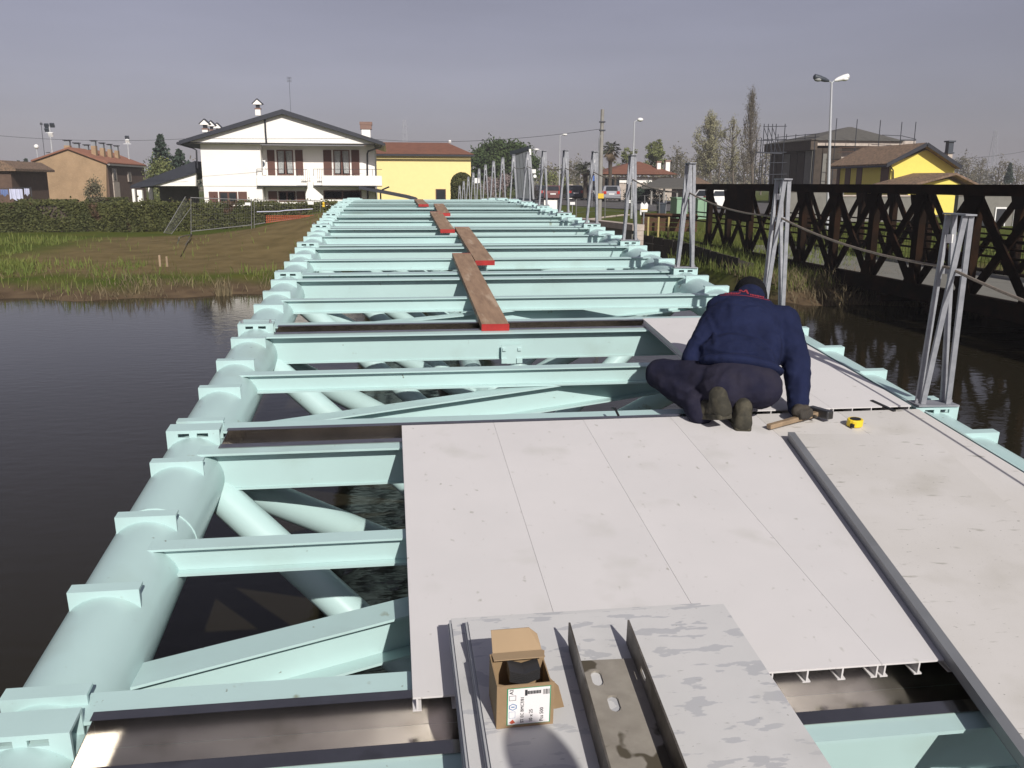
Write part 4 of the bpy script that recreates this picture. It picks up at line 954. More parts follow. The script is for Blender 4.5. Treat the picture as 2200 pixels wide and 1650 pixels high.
for (px, pt, lb) in [(2085, 330, 'just right of the lemon house'), (2110, 342, 'left of the right-hand pylon'), (2150, 338, 'right of the right-hand pylon'), (2190, 348, 'at the right edge of the picture'), (2060, 345, 'behind the lemon house chimney')]: put_far(px, pt, random.uniform(150, 200), 'grey bare tree '+lb, -.9)
conifer(2171, 350, 395, 140, .8, 'narrow dark cypress at the right edge', M['leafconif'])
for (px, pt, w_, lb) in [(55, 340, 1.2, 'small far conifer behind the grey house at far left'), (40, 345, 1.0, 'tiny far conifer above the brown house at far left')]: conifer(px, pt, 400, 150, w_, lb, M['leafconif'])
# distant tree belt that reads as one mass
P_ = []
for i in range(420):
    px = random.uniform(-300, 2500); Y = random.uniform(240, 330); c = at(px, 394, Y); hh = random.uniform(2.5, 6.5)
    P_.append(np.array([[c.x, Y, -1+hh*.5]])+np.random.randn(70, 3)*np.array([[2.6, 2, hh*.33]]))
cards('far_woodland', np.concatenate(P_), .75, M['leafolive'], None, label='belt of hazy bare woodland along the horizon', cat='woodland', kind='stuff')
c = at(1250, 385, 100)
P_ = np.concatenate([clumps((at(px, py, Y).x, Y, at(px, py, Y).z), (1.6, 1.0, 1.0), 14, 70, .3) for px, py, Y in ((1190, 388, 95),)])
r_ = empty('bush', (at(1190, 388, 95).x, 95, -.7), None, 'rounded yellowish bush beyond the nearest dark car', 'bush'); cards('foliage', P_, .15, M['leafspring'], r_)
for px, py, lb in ((1058, 385, 'grey pink blossoming bush left of the upright grey sheet'), (1082, 388, 'second blossoming bush under the umbrella pine')):
    r_ = empty('bush', (at(px, py, 100).x, 100, -.7), None, lb, 'bush'); e_ = bare_tree(r_, 2.6, .9, M['barkgrey'], 3, 9); leafs(e_, 14, .2, .11, M['blossom'], r_)
for px, Y, w_, h_, lb in ((1395, 80, 1.5, 1.5, 'dark shrub right of the silver car'), (1370, 82, 1.4, 1.7, 'dark shrub under the eave of the low red-roofed house')):
    c = at(px, 420, Y); z0 = gz(c.x, Y); r_ = empty('shrub', (c.x, Y, z0), None, lb, 'shrub'); cards('foliage', clumps((c.x, Y, z0+h_*.5), (w_, .8, h_*.55), 26, 70, .25), .13, M['leafconif'], r_)

# ------------------------------------------------------------------ houses
def zx4(zx, zy, Y): return at(380+zx/4.889, 200+zy/4.889, Y)
def bxp(mb, Y, zx0, zy0, zx1, zy1, y0, y1, pt=zx4):
    """box whose front face shows between two points of the enlarged picture; depth given as y0..y1"""
    a = pt(zx0, zy0, Y); b_ = pt(zx1, zy1, Y); return mb.box(min(a.x, b_.x), max(a.x, b_.x), y0, y1, min(a.z, b_.z), max(a.z, b_.z))
FY = 62.0
wh = empty('house', (at(610, 433, FY).x, FY, -1.4), None, 'two-storey white gabled house with brown shutters and balconies, facing the river', 'house')
zg = -1.6
w = MB(); xl = zx4(205, 0, FY).x; xr = zx4(2052, 0, FY).x; xb = zx4(842, 0, FY).x; ze = zx4(0, 532, FY).z; zs = zx4(0, 975, FY).z; zb_ = zx4(0, 985, FY).z
w.box(xl, xb, FY, FY+10, zs+.0, ze); w.box(xb+.001, xr, FY+1.1, FY+10, zg, ze); w.box(xl+.02, xb-.02, FY+.04, FY+10, zg, zs-.001)
w.build('wall', M['white'], wh)
ap = zx4(1105, 168, FY-.9); le = zx4(20, 500, FY-.9); re = zx4(2165, 510, FY-.9)
gb = MB(); q1 = zx4(75, 520, FY-.6); q2 = zx4(2100, 535, FY-.6); q3 = zx4(1105, 205, FY-.6)
gb.prism([(q1.x, q1.z), (q2.x, q2.z), (q3.x, q3.z)], FY-.6, FY+.3); gb.build('gable', M['white'], wh)
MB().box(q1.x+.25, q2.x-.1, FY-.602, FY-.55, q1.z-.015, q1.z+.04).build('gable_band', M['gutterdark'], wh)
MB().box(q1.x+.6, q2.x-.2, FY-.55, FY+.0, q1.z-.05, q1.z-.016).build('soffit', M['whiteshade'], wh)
th = .30
rf = MB(); rf.prism([(le.x, le.z), (ap.x, ap.z), (ap.x, ap.z-th), (le.x, le.z-.24)], FY-.95, FY+11); rf.prism([(ap.x+.001, ap.z), (re.x, re.z), (re.x, re.z-.24), (ap.x+.001, ap.z-th)], FY-.95, FY+11)
rf.build('roof', M['darkroof'], wh)
for e_, sx in ((le, -1), (re, 1)): MB().tube([(e_.x+sx*.06, FY-.98, e_.z-.17), (e_.x+sx*.06, FY+11, e_.z-.17)], .10, 8).build('eave_gutter', M['gutterdark'], wh)
dp = lambda pts, r_=.055: MB().tube([zx4(a_, b2, FY+d_) for a_, b2, d_ in pts], r_, 8).build('downpipe', M['gutterdark'], wh, smooth=True)
dp([(40, 530, -.5), (70, 550, -.3), (165, 575, -.12), (205, 600, -.1), (215, 790, -.1)]); dp([(2150, 540, -.5), (2140, 570, -.3), (2010, 610, .9), (2000, 640, .95), (2005, 1110, .95)])
dp([(925, 260, -.68), (930, 400, -.66), (940, 520, -.66)], .06)
def window(z0, z1, zt_, zbm, sh, Y, lace=True, mul=True):
    a = zx4(z0, zt_, Y); b_ = zx4(z1, zbm, Y); wd = MB(); x0, x1, zt1, zb1 = a.x, b_.x, a.z, b_.z; f_ = .07
    wd.box(x0, x1, Y-.05, Y+.03, zt1-f_, zt1).box(x0, x1, Y-.05, Y+.03, zb1, zb1+f_).box(x0, x0+f_, Y-.05, Y+.03, zb1+f_, zt1-f_).box(x1-f_, x1, Y-.05, Y+.03, zb1+f_, zt1-f_)
    if mul: xm = (x0+x1)/2; wd.box(xm-.06, xm+.06, Y-.045, Y+.02, zb1+f_, zt1-f_)
    o = wd.build('window', M['shutter'], wh)
    MB().box(x0+f_, x1-f_, Y+.0, Y+.018, zb1+f_, zt1-f_).build('pane', M['glass'], o)
    if lace:
        for s_ in (-1, 1):
            xo = x0+f_+.01 if s_ < 0 else x1-f_-.01; ln_ = (x1-x0)*.36
            cu = MB(); n_ = 6
            for i in range(n_): cu.add([(xo-s_*ln_*i/n_, Y-.004-.012*(i % 2), zt1-f_), (xo-s_*ln_*(i+1)/n_, Y-.004-.012*((i+1) % 2), zt1-f_), (xo-s_*ln_*(i+1)/n_*(.75 if i == n_-1 else 1), Y-.004-.012*((i+1) % 2), zb1+f_+.05), (xo-s_*ln_*i/n_, Y-.004-.012*(i % 2), zb1+f_+.05)], [(0, 1, 2, 3)])
            cu.build('curtain', M['curtain'], o)
    for s0, s1 in sh:
        c0 = zx4(s0, zt_, Y); c1 = zx4(s1, zbm, Y); so = MB().box(c0.x, c1.x, Y-.06, Y-.02, c1.z, c0.z).build('shutter', M['shutter'], wh)
        sl_ = MB(); n_ = 14
        for i in range(n_): z = c1.z+(c0.z-c1.z)*(i+.5)/n_; sl_.box(c0.x+.06, c1.x-.06, Y-.075, Y-.0605, z-.025, z+.025)
        sl_.build('louvre', M['shutter'], so, kind='stuff')
    return o
Y1 = FY+1.1
window(1045, 1232, 597, 862, ((945, 1037), (1240, 1332)), Y1); window(1640, 1822, 597, 862, ((1535, 1632), (1830, 1922)), Y1)
window(442, 640, 1035, 1150, ((335, 438), (643, 742)), FY+.02, False); window(1065, 1250, 1030, 1140, ((958, 1058), (1255, 1350)), Y1, False)
window(1540, 1940, 1022, 1112, (), Y1, False)
# balconies
for (zz0, zz1, f0, f1, last) in ((838, 1258, 1262, 1368, 0), (1520, 2155, 1432, 1518, 1)):
    YB = FY-.25
    ba = bxp(MB(), YB, zz0, 866, zz1, 972, YB, YB+.14).build('balcony', M['white'], wh)
    s_ = MB(); bxp(s_, YB, min(zz0, f0), 925, max(zz1, f1), 970, YB+.145, FY+1.09); s_.build('slab', M['white'], ba)
    bxp(MB(), YB, min(zz0, f0), 972.5, max(zz1, f1), 983, YB+.02, FY+1.08).build('slab_edge', M['gutterdark'], ba)
    ra = MB(); p0 = zx4(min(zz0, f0), 795, YB+.05); p1 = zx4(max(zz1, f1), 795, YB+.05); zl = zx4(0, 866, YB).z; zl2 = zx4(0, 925, YB).z
    ra.box(p0.x, p1.x, YB+.03, YB+.08, p0.z-.03, p0.z)
    xs2 = np.arange(p0.x, p1.x+.01, 1.3)
    for x in xs2: ra.box(x-.015, x+.015, YB+.04, YB+.07, zl, p0.z-.03)
    xf0, xf1 = zx4(f0, 0, YB).x, zx4(f1, 0, YB).x
    for x in np.arange(xf0+.05, xf1, .12): ra.box(x-.01, x+.01, YB+.04, YB+.06, zl2, p0.z-.03)
    ra.box(xf0, xf1, YB+.035, YB+.065, zl2+.03, zl2+.06)
    ra.build('railing', M['gutterdark'], ba)
bxp(MB(), FY-.3, 1370, 930, 1438, 1130, FY-.3, FY+.15).build('column', M['white'], wh)
cf = MB(); c0 = zx4(1352, 1060, FY-.3); c1 = zx4(1372, 1000, FY-.3); c2 = zx4(1440, 1000, FY-.3); c3 = zx4(1535, 1085, FY-.3); zq = zx4(0, 1150, FY-.3).z
cf.prism([(c0.x, zq), (c3.x, zq), (c3.x, c3.z), (c2.x, c2.z), (c1.x, c1.z), (c0.x, c0.z)], FY-.28, FY+.1); cf.build('column_base', M['white'], wh)
# air conditioner outside unit in the loggia
ac = bxp(MB(), Y1-.25, 868, 705, 938, 860, Y1-.3, Y1-.02).build('air_conditioner', M['lampwhite'], wh)
cc = zx4(890, 745, Y1-.3); MB().tube([(cc.x, Y1-.31, cc.z), (cc.x, Y1-.302, cc.z)], .22, 14).build('fan_grille', M['lampdark'], ac)
def chimney(z0, z1, ztop, zbase, Y, brick=False, cap=True, par=None, hw=.28):
    a = zx4(z0, ztop, Y); b_ = zx4(z1, zbase, Y); cw_ = b_.x-a.x; body = MB(); zt1 = a.z
    if cap:
        body.box(a.x, b_.x, Y, Y+cw_, b_.z, zt1-.62); o = body.build('chimney', M['white'], wh)
        xm = (a.x+b_.x)/2
        MB().box(a.x-.03, b_.x+.03, Y-.03, Y+cw_+.03, zt1-.66, zt1-.58).build('collar', M['brick'], o)
        MB().box(a.x+.05, b_.x-.05, Y+.05, Y+cw_-.05, zt1-.5795, zt1-.36).build('flue', M['gutterdark'], o)
        MB().prism([(a.x-.12, zt1-.359), (b_.x+.12, zt1-.359), (b_.x+.1, zt1-.29), (xm, zt1-.04), (a.x-.1, zt1-.29)], Y-.1, Y+cw_+.1).build('cap', M['white'], o)
        MB().prism([(a.x-.2, zt1-.30), (a.x-.14, zt1-.33), (xm, zt1-.035), (b_.x+.14, zt1-.33), (b_.x+.2, zt1-.30), (xm, zt1+.05)], Y-.12, Y+cw_+.12).build('cap_tiles', M['darkroof'], o)
    else:
        o = body.box(a.x+.04, b_.x-.04, Y, Y+.8, b_.z, zx4(0, 357, Y).z).build('chimney', M['white'], wh)
        MB().box(a.x-.05, b_.x+.05, Y-.06, Y+.86, zx4(0, 356, Y).z, zx4(0, 310, Y).z).build('brick_top', M['brick'], o)
        MB().box(a.x-.08, b_.x+.10, Y-.08, Y+.9, zx4(0, 309, Y).z, zx4(0, 277, Y).z).build('brick_cap', M['brick'], o)
chimney(815, 880, 62, 235, FY+2.5); chimney(258, 325, 275, 410, FY+2.2); chimney(333, 385, 292, 400, FY+5); chimney(400, 448, 315, 390, FY+7.2); chimney(1930, 2040, 277, 475, FY+2, cap=False)
# side wing with its sloping roof and carport
def z8(px, py, Y): return at(px, py, Y)
t1 = at(421, 346, FY-.1); t0 = at(284, 398, FY-.1); b1 = at(421, 372, FY-.1); wg = MB()
wg.prism([(t0.x, t0.z), (t1.x-.02, t1.z), (t1.x-.02, b1.z), (at(326, 400, FY-.4).x, at(326, 400, FY-.4).z), (t0.x+.12, t0.z-.14)], FY-.4, FY+7); ro = wg.build('wing_roof', M['darkroof'], wh)
lt_ = at(345, 374, FY-.4); MB().prism([(t0.x+.9, t0.z+.36), (t1.x-.02, t1.z+.03), (t1.x-.02, t1.z+.14), (t0.x+.9, t0.z+.45)], FY+3, FY+7.01).build('roof_edge', M['white'], ro)
a = at(421, 368, FY-.2); b_ = at(421, 399.5, FY-.2); c0 = at(324, 399.5, FY-.2)
MB().prism([(a.x-.02, a.z), (b_.x-.02, b_.z), (c0.x, c0.z), (c0.x+.1, c0.z+.06)], FY-.2, FY+.2).build('wing_gable', M['white'], wh)
cp = MB(); a = at(330, 400, FY+4); b_ = at(418, 436, FY+4); cp.box(a.x, b_.x, FY+5.5, FY+5.7, zg, a.z); cp.build('carport_wall', M['greywall'], wh)
a = at(294, 408, FY-.3); b_ = at(307, 437, FY-.3); MB().box(a.x, b_.x, FY-.3, FY+.0, zg, a.z).build('pillar', M['white'], wh)
a = at(274, 406, FY+3); b_ = at(281, 422, FY+3); MB().box(a.x, b_.x, FY+4, FY+4.3, zg, a.z).build('pillar', M['white'], wh)
a = at(313, 402, FY+4); b_ = at(324, 421, FY+4); MB().box(a.x, b_.x, FY+4.6, FY+4.8, zg, a.z).build('pillar', M['white'], wh)
a = at(279, 396, FY-.4); b_ = at(302, 403, FY-.4); MB().box(a.x, b_.x, FY-.42, FY+7, b_.z-.02, b_.z+.10).build('eave_gutter', M['gutterdark'], wh)
# porch roof on the right
a = at(797, 400, FY); b_ = at(897, 425, FY); pr_ = MB(); pr_.prism([(a.x-.8, a.z+.02), (b_.x-.6, b_.z+.14), (b_.x, b_.z-.02), (b_.x-.08, b_.z-.2), (b_.x-.9, b_.z+.0), (a.x-.8, a.z-.18)], FY-.4, FY+5); pr_.build('porch_roof', M['darkroof'], wh)
pb_ = at(818, 432, FY); MB().tube([(pb_.x, FY+.1, zg), (pb_.x, FY+.1, pb_.z+.5), (pb_.x+.12, FY+.1, pb_.z+.75), (pb_.x+.6, FY+.1, pb_.z+.95)], .06, 6).build('porch_brace', M['gutterdark'], wh)
# aerial on the roof
a = at(621, 166, FY+5); b_ = at(622, 235, FY+5); ae = MB().tube([(a.x, FY+5, b_.z-1.5), (a.x, FY+5, a.z)], .011, 4)
for k in range(4): ae.box(a.x-.16, a.x+.16, FY+5-.012, FY+5.012, a.z-.1*k-.012, a.z-.1*k+.012)
ae.build('aerial', M['wire'], wh)

# pale yellow house behind
HY = 88.0
yh = empty('house', (at(905, 430, HY).x, HY, -1.2), None, 'pale yellow house with a low brown hipped roof behind the white house', 'house')
a = at(790, 331, HY); b_ = at(1012, 440, HY); MB().box(a.x, b_.x, HY, HY+9, -1.6, a.z).build('wall', M['yellowl'], yh)
r0 = at(780, 330, HY-.5); r1 = at(1019, 331, HY-.5); g0 = at(790, 308, HY+4); g1 = at(962, 308, HY+4); zt = g0.z+.15
MB().add([(r0.x, HY-.6, r0.z), (r1.x, HY-.6, r0.z), (r1.x, HY+9.6, r0.z), (r0.x, HY+9.6, r0.z), (g0.x-.3, HY+4.5, zt), (g1.x, HY+4.5, zt)], [(0, 1, 5, 4), (1, 2, 5), (2, 3, 4, 5), (3, 0, 4), (3, 2, 1, 0)]).build('roof', M['redtile'], yh)
MB().box(r0.x, r1.x+.02, HY-.72, HY-.605, r0.z-.20, r0.z-.03).build('eave_gutter', M['gutterdark'], yh)
a = at(936, 406, HY); b_ = at(958, 430, HY); o = MB().box(a.x, b_.x, HY-.08, HY-.01, b_.z-.2, a.z).build('window', M['shutter'], yh); MB().box(a.x+.08, b_.x-.08, HY-.1, HY-.081, b_.z-.1, a.z-.08).build('pane', M['glass'], o)
c = at(967, 304, HY+4); MB().ball((c.x, HY+4.5, c.z), .17, 10, 7).tube([(c.x, HY+4.5, zt-.1), (c.x, HY+4.5, c.z-.15)], .03, 5).build('vent_ball', M['lampwhite'], yh)

# tan brick house on the left
TY = 95.0
th_ = empty('house', (at(150, 425, TY).x, TY, -1.2), None, 'tan brick house with a blank gable wall and a row of chimneys at left', 'house')
p = [at(69, 343, TY), at(145, 319, TY), at(228, 347, TY), at(228, 440, TY), at(70, 440, TY)]
MB().prism([(q.x, q.z) for q in p[:3]]+[(p[3].x, -1.8), (p[4].x, -1.8)], TY, TY+.3).build('gable_wall', M['tan'], th_)
xe = p[2].x; MB().box(xe-.3, xe-.02, TY+.301, TY+14, -1.8, p[2].z-.3).build('side_wall', M['brownbrick'], th_); MB().box(p[0].x+.02, xe-.31, TY+12, TY+14, -1.8, p[0].z-.3).build('back_wall', M['brownbrick'], th_)
ro = MB(); e0, e1, apx = at(66, 344, TY-.2), at(231, 349, TY-.2), at(145, 316.5, TY-.2)
for q0, q1 in ((e0, apx), (apx, e1)): ro.prism([(q0.x, q0.z), (q1.x, q1.z), (q1.x, q1.z-.16), (q0.x, q0.z-.16)], TY-.25, TY+14.3)
ro = ro.build('roof', M['terracotta'], th_)
n_t = MB()
for k in range(38): yk = TY+.1+14*k/38; n_t.bar((apx.x, yk, apx.z+.01), (e1.x+.05, yk, e1.z+.01), .18, .06, (0, 1, 0))
n_t.build('tile_rows', M['terracotta'], ro, kind='stuff')
MB().box(e1.x-.05, e1.x+.12, TY, TY+14.3, e1.z-.28, e1.z-.12).build('eave_gutter', M['pole'], th_)
for px, wpx, pt, pb, Yc in ((143, 17, 300, 322, TY+1.0), (163, 15, 306, 322, TY+3.2), (184, 13, 310, 324, TY+5), (200, 15, 301, 330, TY+2), (218, 13, 306, 330, TY+4.2), (234, 12, 309, 333, TY+6.2), (249, 12, 312, 335, TY+8.5)):
    a = at(px-wpx/2, pt, Yc); b_ = at(px+wpx/2, pb, Yc); zb1 = min(b_.z, apx.z+(e1.z-apx.z)*max(0, (b_.x-apx.x)/(e1.x-apx.x)))-.4
    o = MB().box(a.x+.05, b_.x-.05, Yc, Yc+.6, zb1, a.z-.55).build('chimney', M['tan'], ro); MB().box(a.x+.08, b_.x-.08, Yc+.05, Yc+.55, a.z-.5495, a.z-.08).build('pot_cage', M['corr'], o); MB().box(a.x-.02, b_.x+.02, Yc-.05, Yc+.65, a.z-.0795, a.z).build('cap', M['gutterdark'], o)
def sidewin(y0, y1, z0, z1, nm='window', m=None):
    o = MB().box(xe-.02, xe+.06, y0, y1, z0, z1).build(nm, m or M['concrete'], th_); return o
zq = at(240, 385, TY+2).z
for (y0, y1, za, zb1) in ((TY+1.6, TY+3.0, 362, 390), (TY+7, TY+8.2, 368, 390)):
    z1_, z0_ = at(240, za, TY+2).z, at(240, zb1, TY+2).z; o = sidewin(y0, y1, z0_, z1_); MB().box(xe+.061, xe+.08, y0+.35, y1-.35, z0_+.1, z1_-.1).build('pane', M['glass'], o)
z1_ = at(240, 391, TY+2).z; sidewin(TY+1.6, TY+3.6, -1.6, z1_, 'door', M['concrete'])
a = at(96, 262, TY); 
# houses at the far left edge
bh_ = empty('house', (at(10, 430, 80).x, 80, -1.2), None, 'brown house with a big sloping roof cut by the left edge', 'house')
a = at(-60, 362, 80); b_ = at(31, 440, 80); MB().box(a.x, b_.x, 80, 88, -1.8, a.z).build('wall', M['brownbrick'], bh_)
q = [at(-70, 340, 79.6), at(0, 344, 79.6), at(33, 362, 79.6)]
MB().prism([(q[0].x, q[0].z), (q[1].x, q[1].z), (q[2].x, q[2].z), (q[2].x, q[2].z-.2), (q[0].x, q[2].z-.2)], 79.6, 88.4).build('roof', M['oldtile'], bh_)
gh = empty('house', (at(50, 425, 105).x, 105, -1.2), None, 'small grey house between the brown house and the tan brick house', 'house')
a = at(29, 366, 105); b_ = at(75, 440, 105); MB().box(a.x, b_.x, 105, 112, -1.8, a.z).build('wall', M['greywall'], gh)
q = [at(25, 368, 104.7), at(42, 355, 104.7), at(84, 358, 104.7), at(84, 368, 104.7)]; MB().prism([(v_.x, v_.z) for v_ in q], 104.7, 112.5).build('roof', M['redtile'], gh)
a = at(31, 378, 105); b_ = at(41, 387, 105); MB().box(a.x, b_.x, 104.93, 104.99, b_.z, a.z).build('window', M['glass'], gh)
a = at(55, 372, 105); b_ = at(61, 420, 105); MB().box(a.x, b_.x, 104.8, 104.99, -1.8, a.z).build('pillar', M['white'], gh); a = at(62, 383, 105); b_ = at(70, 393, 105); MB().box(a.x, b_.x, 104.9, 104.99, b_.z, a.z).build('window', M['glass'], gh)
# washing on a line
la = empty('clothesline', (at(30, 404, 72).x, 72, -1.4), None, 'washing line with white and blue sheets at the far left', 'clothesline')
a = at(-10, 405, 72); b_ = at(66, 403, 72); ln_ = MB().tube([a, b_], .02, 4); ln_.tube([(b_.x, 72, -1.6), b_], .03, 5).tube([(a.x, 72, -1.6), a], .03, 5); ln_.build('line', M['wire'], la)
for p0, p1, pt, pb, m in ((0, 18, 407, 420, 'sheetblue'), (19, 50, 406, 429, 'sheet'), (51, 64, 405, 419, 'sheet')):
    q0, q1 = at(p0, pt, 72), at(p1, pb, 72); mb = MB(); n_ = 12
    for i in range(n_):
        u0, u1 = i/n_, (i+1)/n_; f_ = lambda u_, z: (q0.x+(q1.x-q0.x)*u_, 72+.06*math.sin(u_*19+z), z)
        mb.add([f_(u0, q0.z), f_(u1, q0.z), f_(u1, q1.z+.1*math.sin(u1*9)), f_(u0, q1.z+.1*math.sin(u0*9))], [(0, 1, 2, 3)])
    o = mb.build('sheet', M[m], None); tag(o, {'sheetblue': 'blue cloth hung at the left end of the washing line', }.get(m, 'large white sheet hung on the washing line' if p0 == 19 else 'small white cloth hung at the right end of the washing line'), 'laundry'); sm = o.modifiers.new('thick', 'SOLIDIFY'); sm.thickness = .01

# low house with a brown hipped roof, right of the palms
LY = 92.0
lh = empty('house', (at(1380, 415, LY).x, LY, -.9), None, 'low house with a brown hipped roof and two white chimneys', 'house')
a = at(1305, 380, LY); b_ = at(1448, 420, LY); MB().box(a.x, b_.x, LY, LY+8, -1.2, a.z).build('wall', M['concrete'], lh)
r0, r1 = at(1288, 374, LY-1), at(1458, 373, LY-1); g0, g1 = at(1362, 347, LY+4), at(1374, 347, LY+4)
MB().add([(r0.x, LY-1, r0.z), (r1.x, LY-1, r0.z), (r1.x, LY+9, r0.z), (r0.x, LY+9, r0.z), (g0.x, LY+4, g0.z), (g1.x, LY+4, g0.z)], [(0, 1, 5, 4), (1, 2, 5), (2, 3, 4, 5), (3, 0, 4), (3, 2, 1, 0)]).build('roof', M['redtile'], lh)
a = at(1332, 383, LY-.3); b_ = at(1402, 393, LY-.3); MB().box(a.x, b_.x, LY-.1, LY-.01, b_.z, a.z).build('wall_band', M['white'], lh)
for px in (1297, 1310, 1322): a = at(px, 380, LY-.8); MB().box(a.x-.1, a.x+.1, LY-.9, LY-.7, -1, a.z).build('porch_post', M['bark'], lh)
a = at(1300, 384, LY); b_ = at(1330, 414, LY); MB().box(a.x, b_.x, LY-.05, LY-.01, b_.z, a.z).build('door', M['glass'], lh)
for px, pt, w_ in ((1416, 346, 7), (1435, 344, 8)):
    a = at(px-w_/2, pt, LY+1); b_ = at(px+w_/2, 368, LY+1); o = MB().box(a.x, b_.x, LY+1, LY+1.4, b_.z-.3, a.z-.15).build('chimney', M['white'], lh); MB().box(a.x-.07, b_.x+.07, LY+.93, LY+1.47, a.z-.1495, a.z).build('cap', M['brick'], o)
# open shed roof in front of it
SY = 76.0
sh = empty('shed', (at(1440, 420, SY).x, SY, -.9), None, 'open shed with a grey corrugated roof on posts right of the low house', 'shed')
a, b_, c, d_ = at(1378, 402, SY-1), at(1470, 403, SY-1), at(1492, 381, SY+4), at(1415, 383, SY+4)
MB().add([a, b_, c, d_, a-Vector((0, 0, .12)), b_-Vector((0, 0, .12)), c-Vector((0, 0, .12)), d_-Vector((0, 0, .12))], [(0, 1, 2, 3), (7, 6, 5, 4), (0, 4, 5, 1), (1, 5, 6, 2), (2, 6, 7, 3), (3, 7, 4, 0)]).build('roof', M['greyroof'], sh)
e_, f_ = at(1540, 400, SY), at(1500, 381, SY+4); MB().add([b_+Vector((.05, 0, 0)), e_, f_, c, b_-Vector((0, 0, .1)), e_-Vector((0, 0, .1)), f_-Vector((0, 0, .1)), c-Vector((0, 0, .1))], [(0, 1, 2, 3), (7, 6, 5, 4), (0, 4, 5, 1), (1, 5, 6, 2), (2, 6, 7, 3), (3, 7, 4, 0)]).build('roof', M['oldtile'], sh)
for px in (1400, 1427, 1455, 1470, 1530): a = at(px, 402, SY-.6); MB().box(a.x-.07, a.x+.07, SY-.67, SY-.53, gz(a.x, SY)-.1, a.z).build('post', M['pole'], sh)
a = at(1445, 402, SY+3.5); b_ = at(1530, 420, SY+3.5); MB().box(a.x, b_.x, SY+3.5, SY+3.7, -1, a.z).build('back_wall', M['concrete'], sh)
tb = empty('table', (at(1430, 415, SY-.2).x, SY-.2, gz(20, SY)), None, 'grey work table under the open shed', 'table'); a = at(1415, 411, SY-.3); b_ = at(1452, 413.5, SY-.3); MB().box(a.x, b_.x, SY-.5, SY+.4, b_.z, a.z).build('table_top', M['concrete'], tb)
for x in (a.x+.1, b_.x-.1): MB().box(x-.03, x+.03, SY-.3, SY-.24, gz(x, SY)-.1, b_.z).build('leg', M['pole'], tb)

# scaffolded house under repair
CY = 74.0
sc = empty('house', (at(1780, 395, CY).x, CY, -.9), None, 'dark house under repair with a grey hipped roof behind scaffolding', 'house')
a = at(1752, 318, CY); b_ = at(1800, 430, CY); MB().box(a.x, b_.x, CY, CY+9, -1.2, a.z).build('wall', M['darknet'], sc)
a = at(1800, 305, CY); b_ = at(1945, 430, CY); MB().box(a.x, b_.x, CY+1, CY+9, -1.2, a.z).build('wall', M['concrete'], sc)
r0, r1 = at(1740, 301, CY-.6), at(1945, 301, CY-.6); g0, g1 = at(1828, 272, CY+4), at(1836, 272, CY+4); zr = r0.z
MB().add([(r0.x, CY-.6, zr), (r1.x, CY-.6, zr), (r1.x, CY+9.6, zr), (r0.x, CY+9.6, zr), (g0.x, CY+4.5, g0.z), (g1.x, CY+4.5, g0.z)], [(0, 1, 5, 4), (1, 2, 5), (2, 3, 4, 5), (3, 0, 4), (3, 2, 1, 0)]).build('roof', M['greyroof'], sc)
a = at(1752, 301, CY); b_ = at(1962, 315, CY); MB().box(a.x, b_.x, CY-.3, CY-.02, b_.z, a.z).build('cornice', M['concrete'], sc)
a = at(1752, 300, CY); z1_ = at(1752, 322, CY).z; MB().box(a.x-.62, a.x-.02, CY-.5, CY+9.2, z1_, a.z).build('scaffold_apron', M['bark'], sc)
for k in range(6): MB().box(a.x-.05, a.x-.012, CY+.3+1.45*k, CY+1.6+1.45*k, at(1752, 395, CY).z, z1_-.05-.15*(k % 2)).build('netting', M['darknet'] if k % 3 else M['greywall'], sc)
for px in (1768,): a = at(px, 330, CY); b_ = at(px+3, 395, CY); MB().box(a.x, b_.x, CY-.06, CY-.012, b_.z, a.z).build('netting_seam', M['greywall'] if px != 1722 else M['lampwhite'], sc)
sf = empty('scaffolding', (at(1800, 395, CY-1.5).x, CY-1.5, -.9), None, 'dark tubular scaffolding round the house under repair', 'scaffolding')
def pole(px, pt, pb, Y, m='scaff', r_=.035): a = at(px, pt, Y); b_ = at(px, pb, Y); return MB().tube([(a.x, Y, b_.z), (a.x, Y, a.z)], r_, 5).build('scaffold_pole', M[m], sf)
def rail(p0, p1, Y, m='scaff', r_=.03): return MB().tube([at(*p0, Y), at(*p1, Y)], r_, 5).build('scaffold_tube', M[m], sf)
for px, pt in ((1798, 254), (1842, 256), (1892, 258), (1938, 262), (1968, 262)): pole(px, pt, 400, CY-1.4)
for px in (1642, 1651, 1660, 1668, 1687): pole(px, 266, 410, CY-1.6)
for px in (1626, 1636): pole(px, 296, 410, CY-1.3)
for px, Y in ((1672, 83), (1690, 81), (1710, 78.5), (1730, 76.3), (1752, 73.5)): pole(px, 288, 410, Y)
for py in (272, 300, 328, 350, 375): rail((1640, py), (1690, py-1), CY-1.6)
rail((1625, 327), (1680, 330), CY-1.7, r_=.06); rail((1623, 301), (1660, 302), CY-1.5)
for py in (290, 297): MB().tube([at(1668, py+5, 84), at(1760, py-3, 73)], .03, 5).build('scaffold_tube', M['scaff'], sf)
rail((1938, 292), (1968, 299), CY-1.4); rail((1895, 290), (1940, 292), CY-1.4); rail((1935, 301), (1968, 301), CY-1.4, r_=.05)
for py in (318, 327): rail((1800, py), (1960, py-6), CY-1.4, 'rustpole')
for k in range(3): rail((1642+9*k, 275), (1651+9*k, 300), CY-1.6); rail((1660+9*k, 328), (1651+9*k, 300), CY-1.6)
for py in (345, 365, 385): rail((1790, py), (1810, py+2), CY-1.45, 'rustpole')

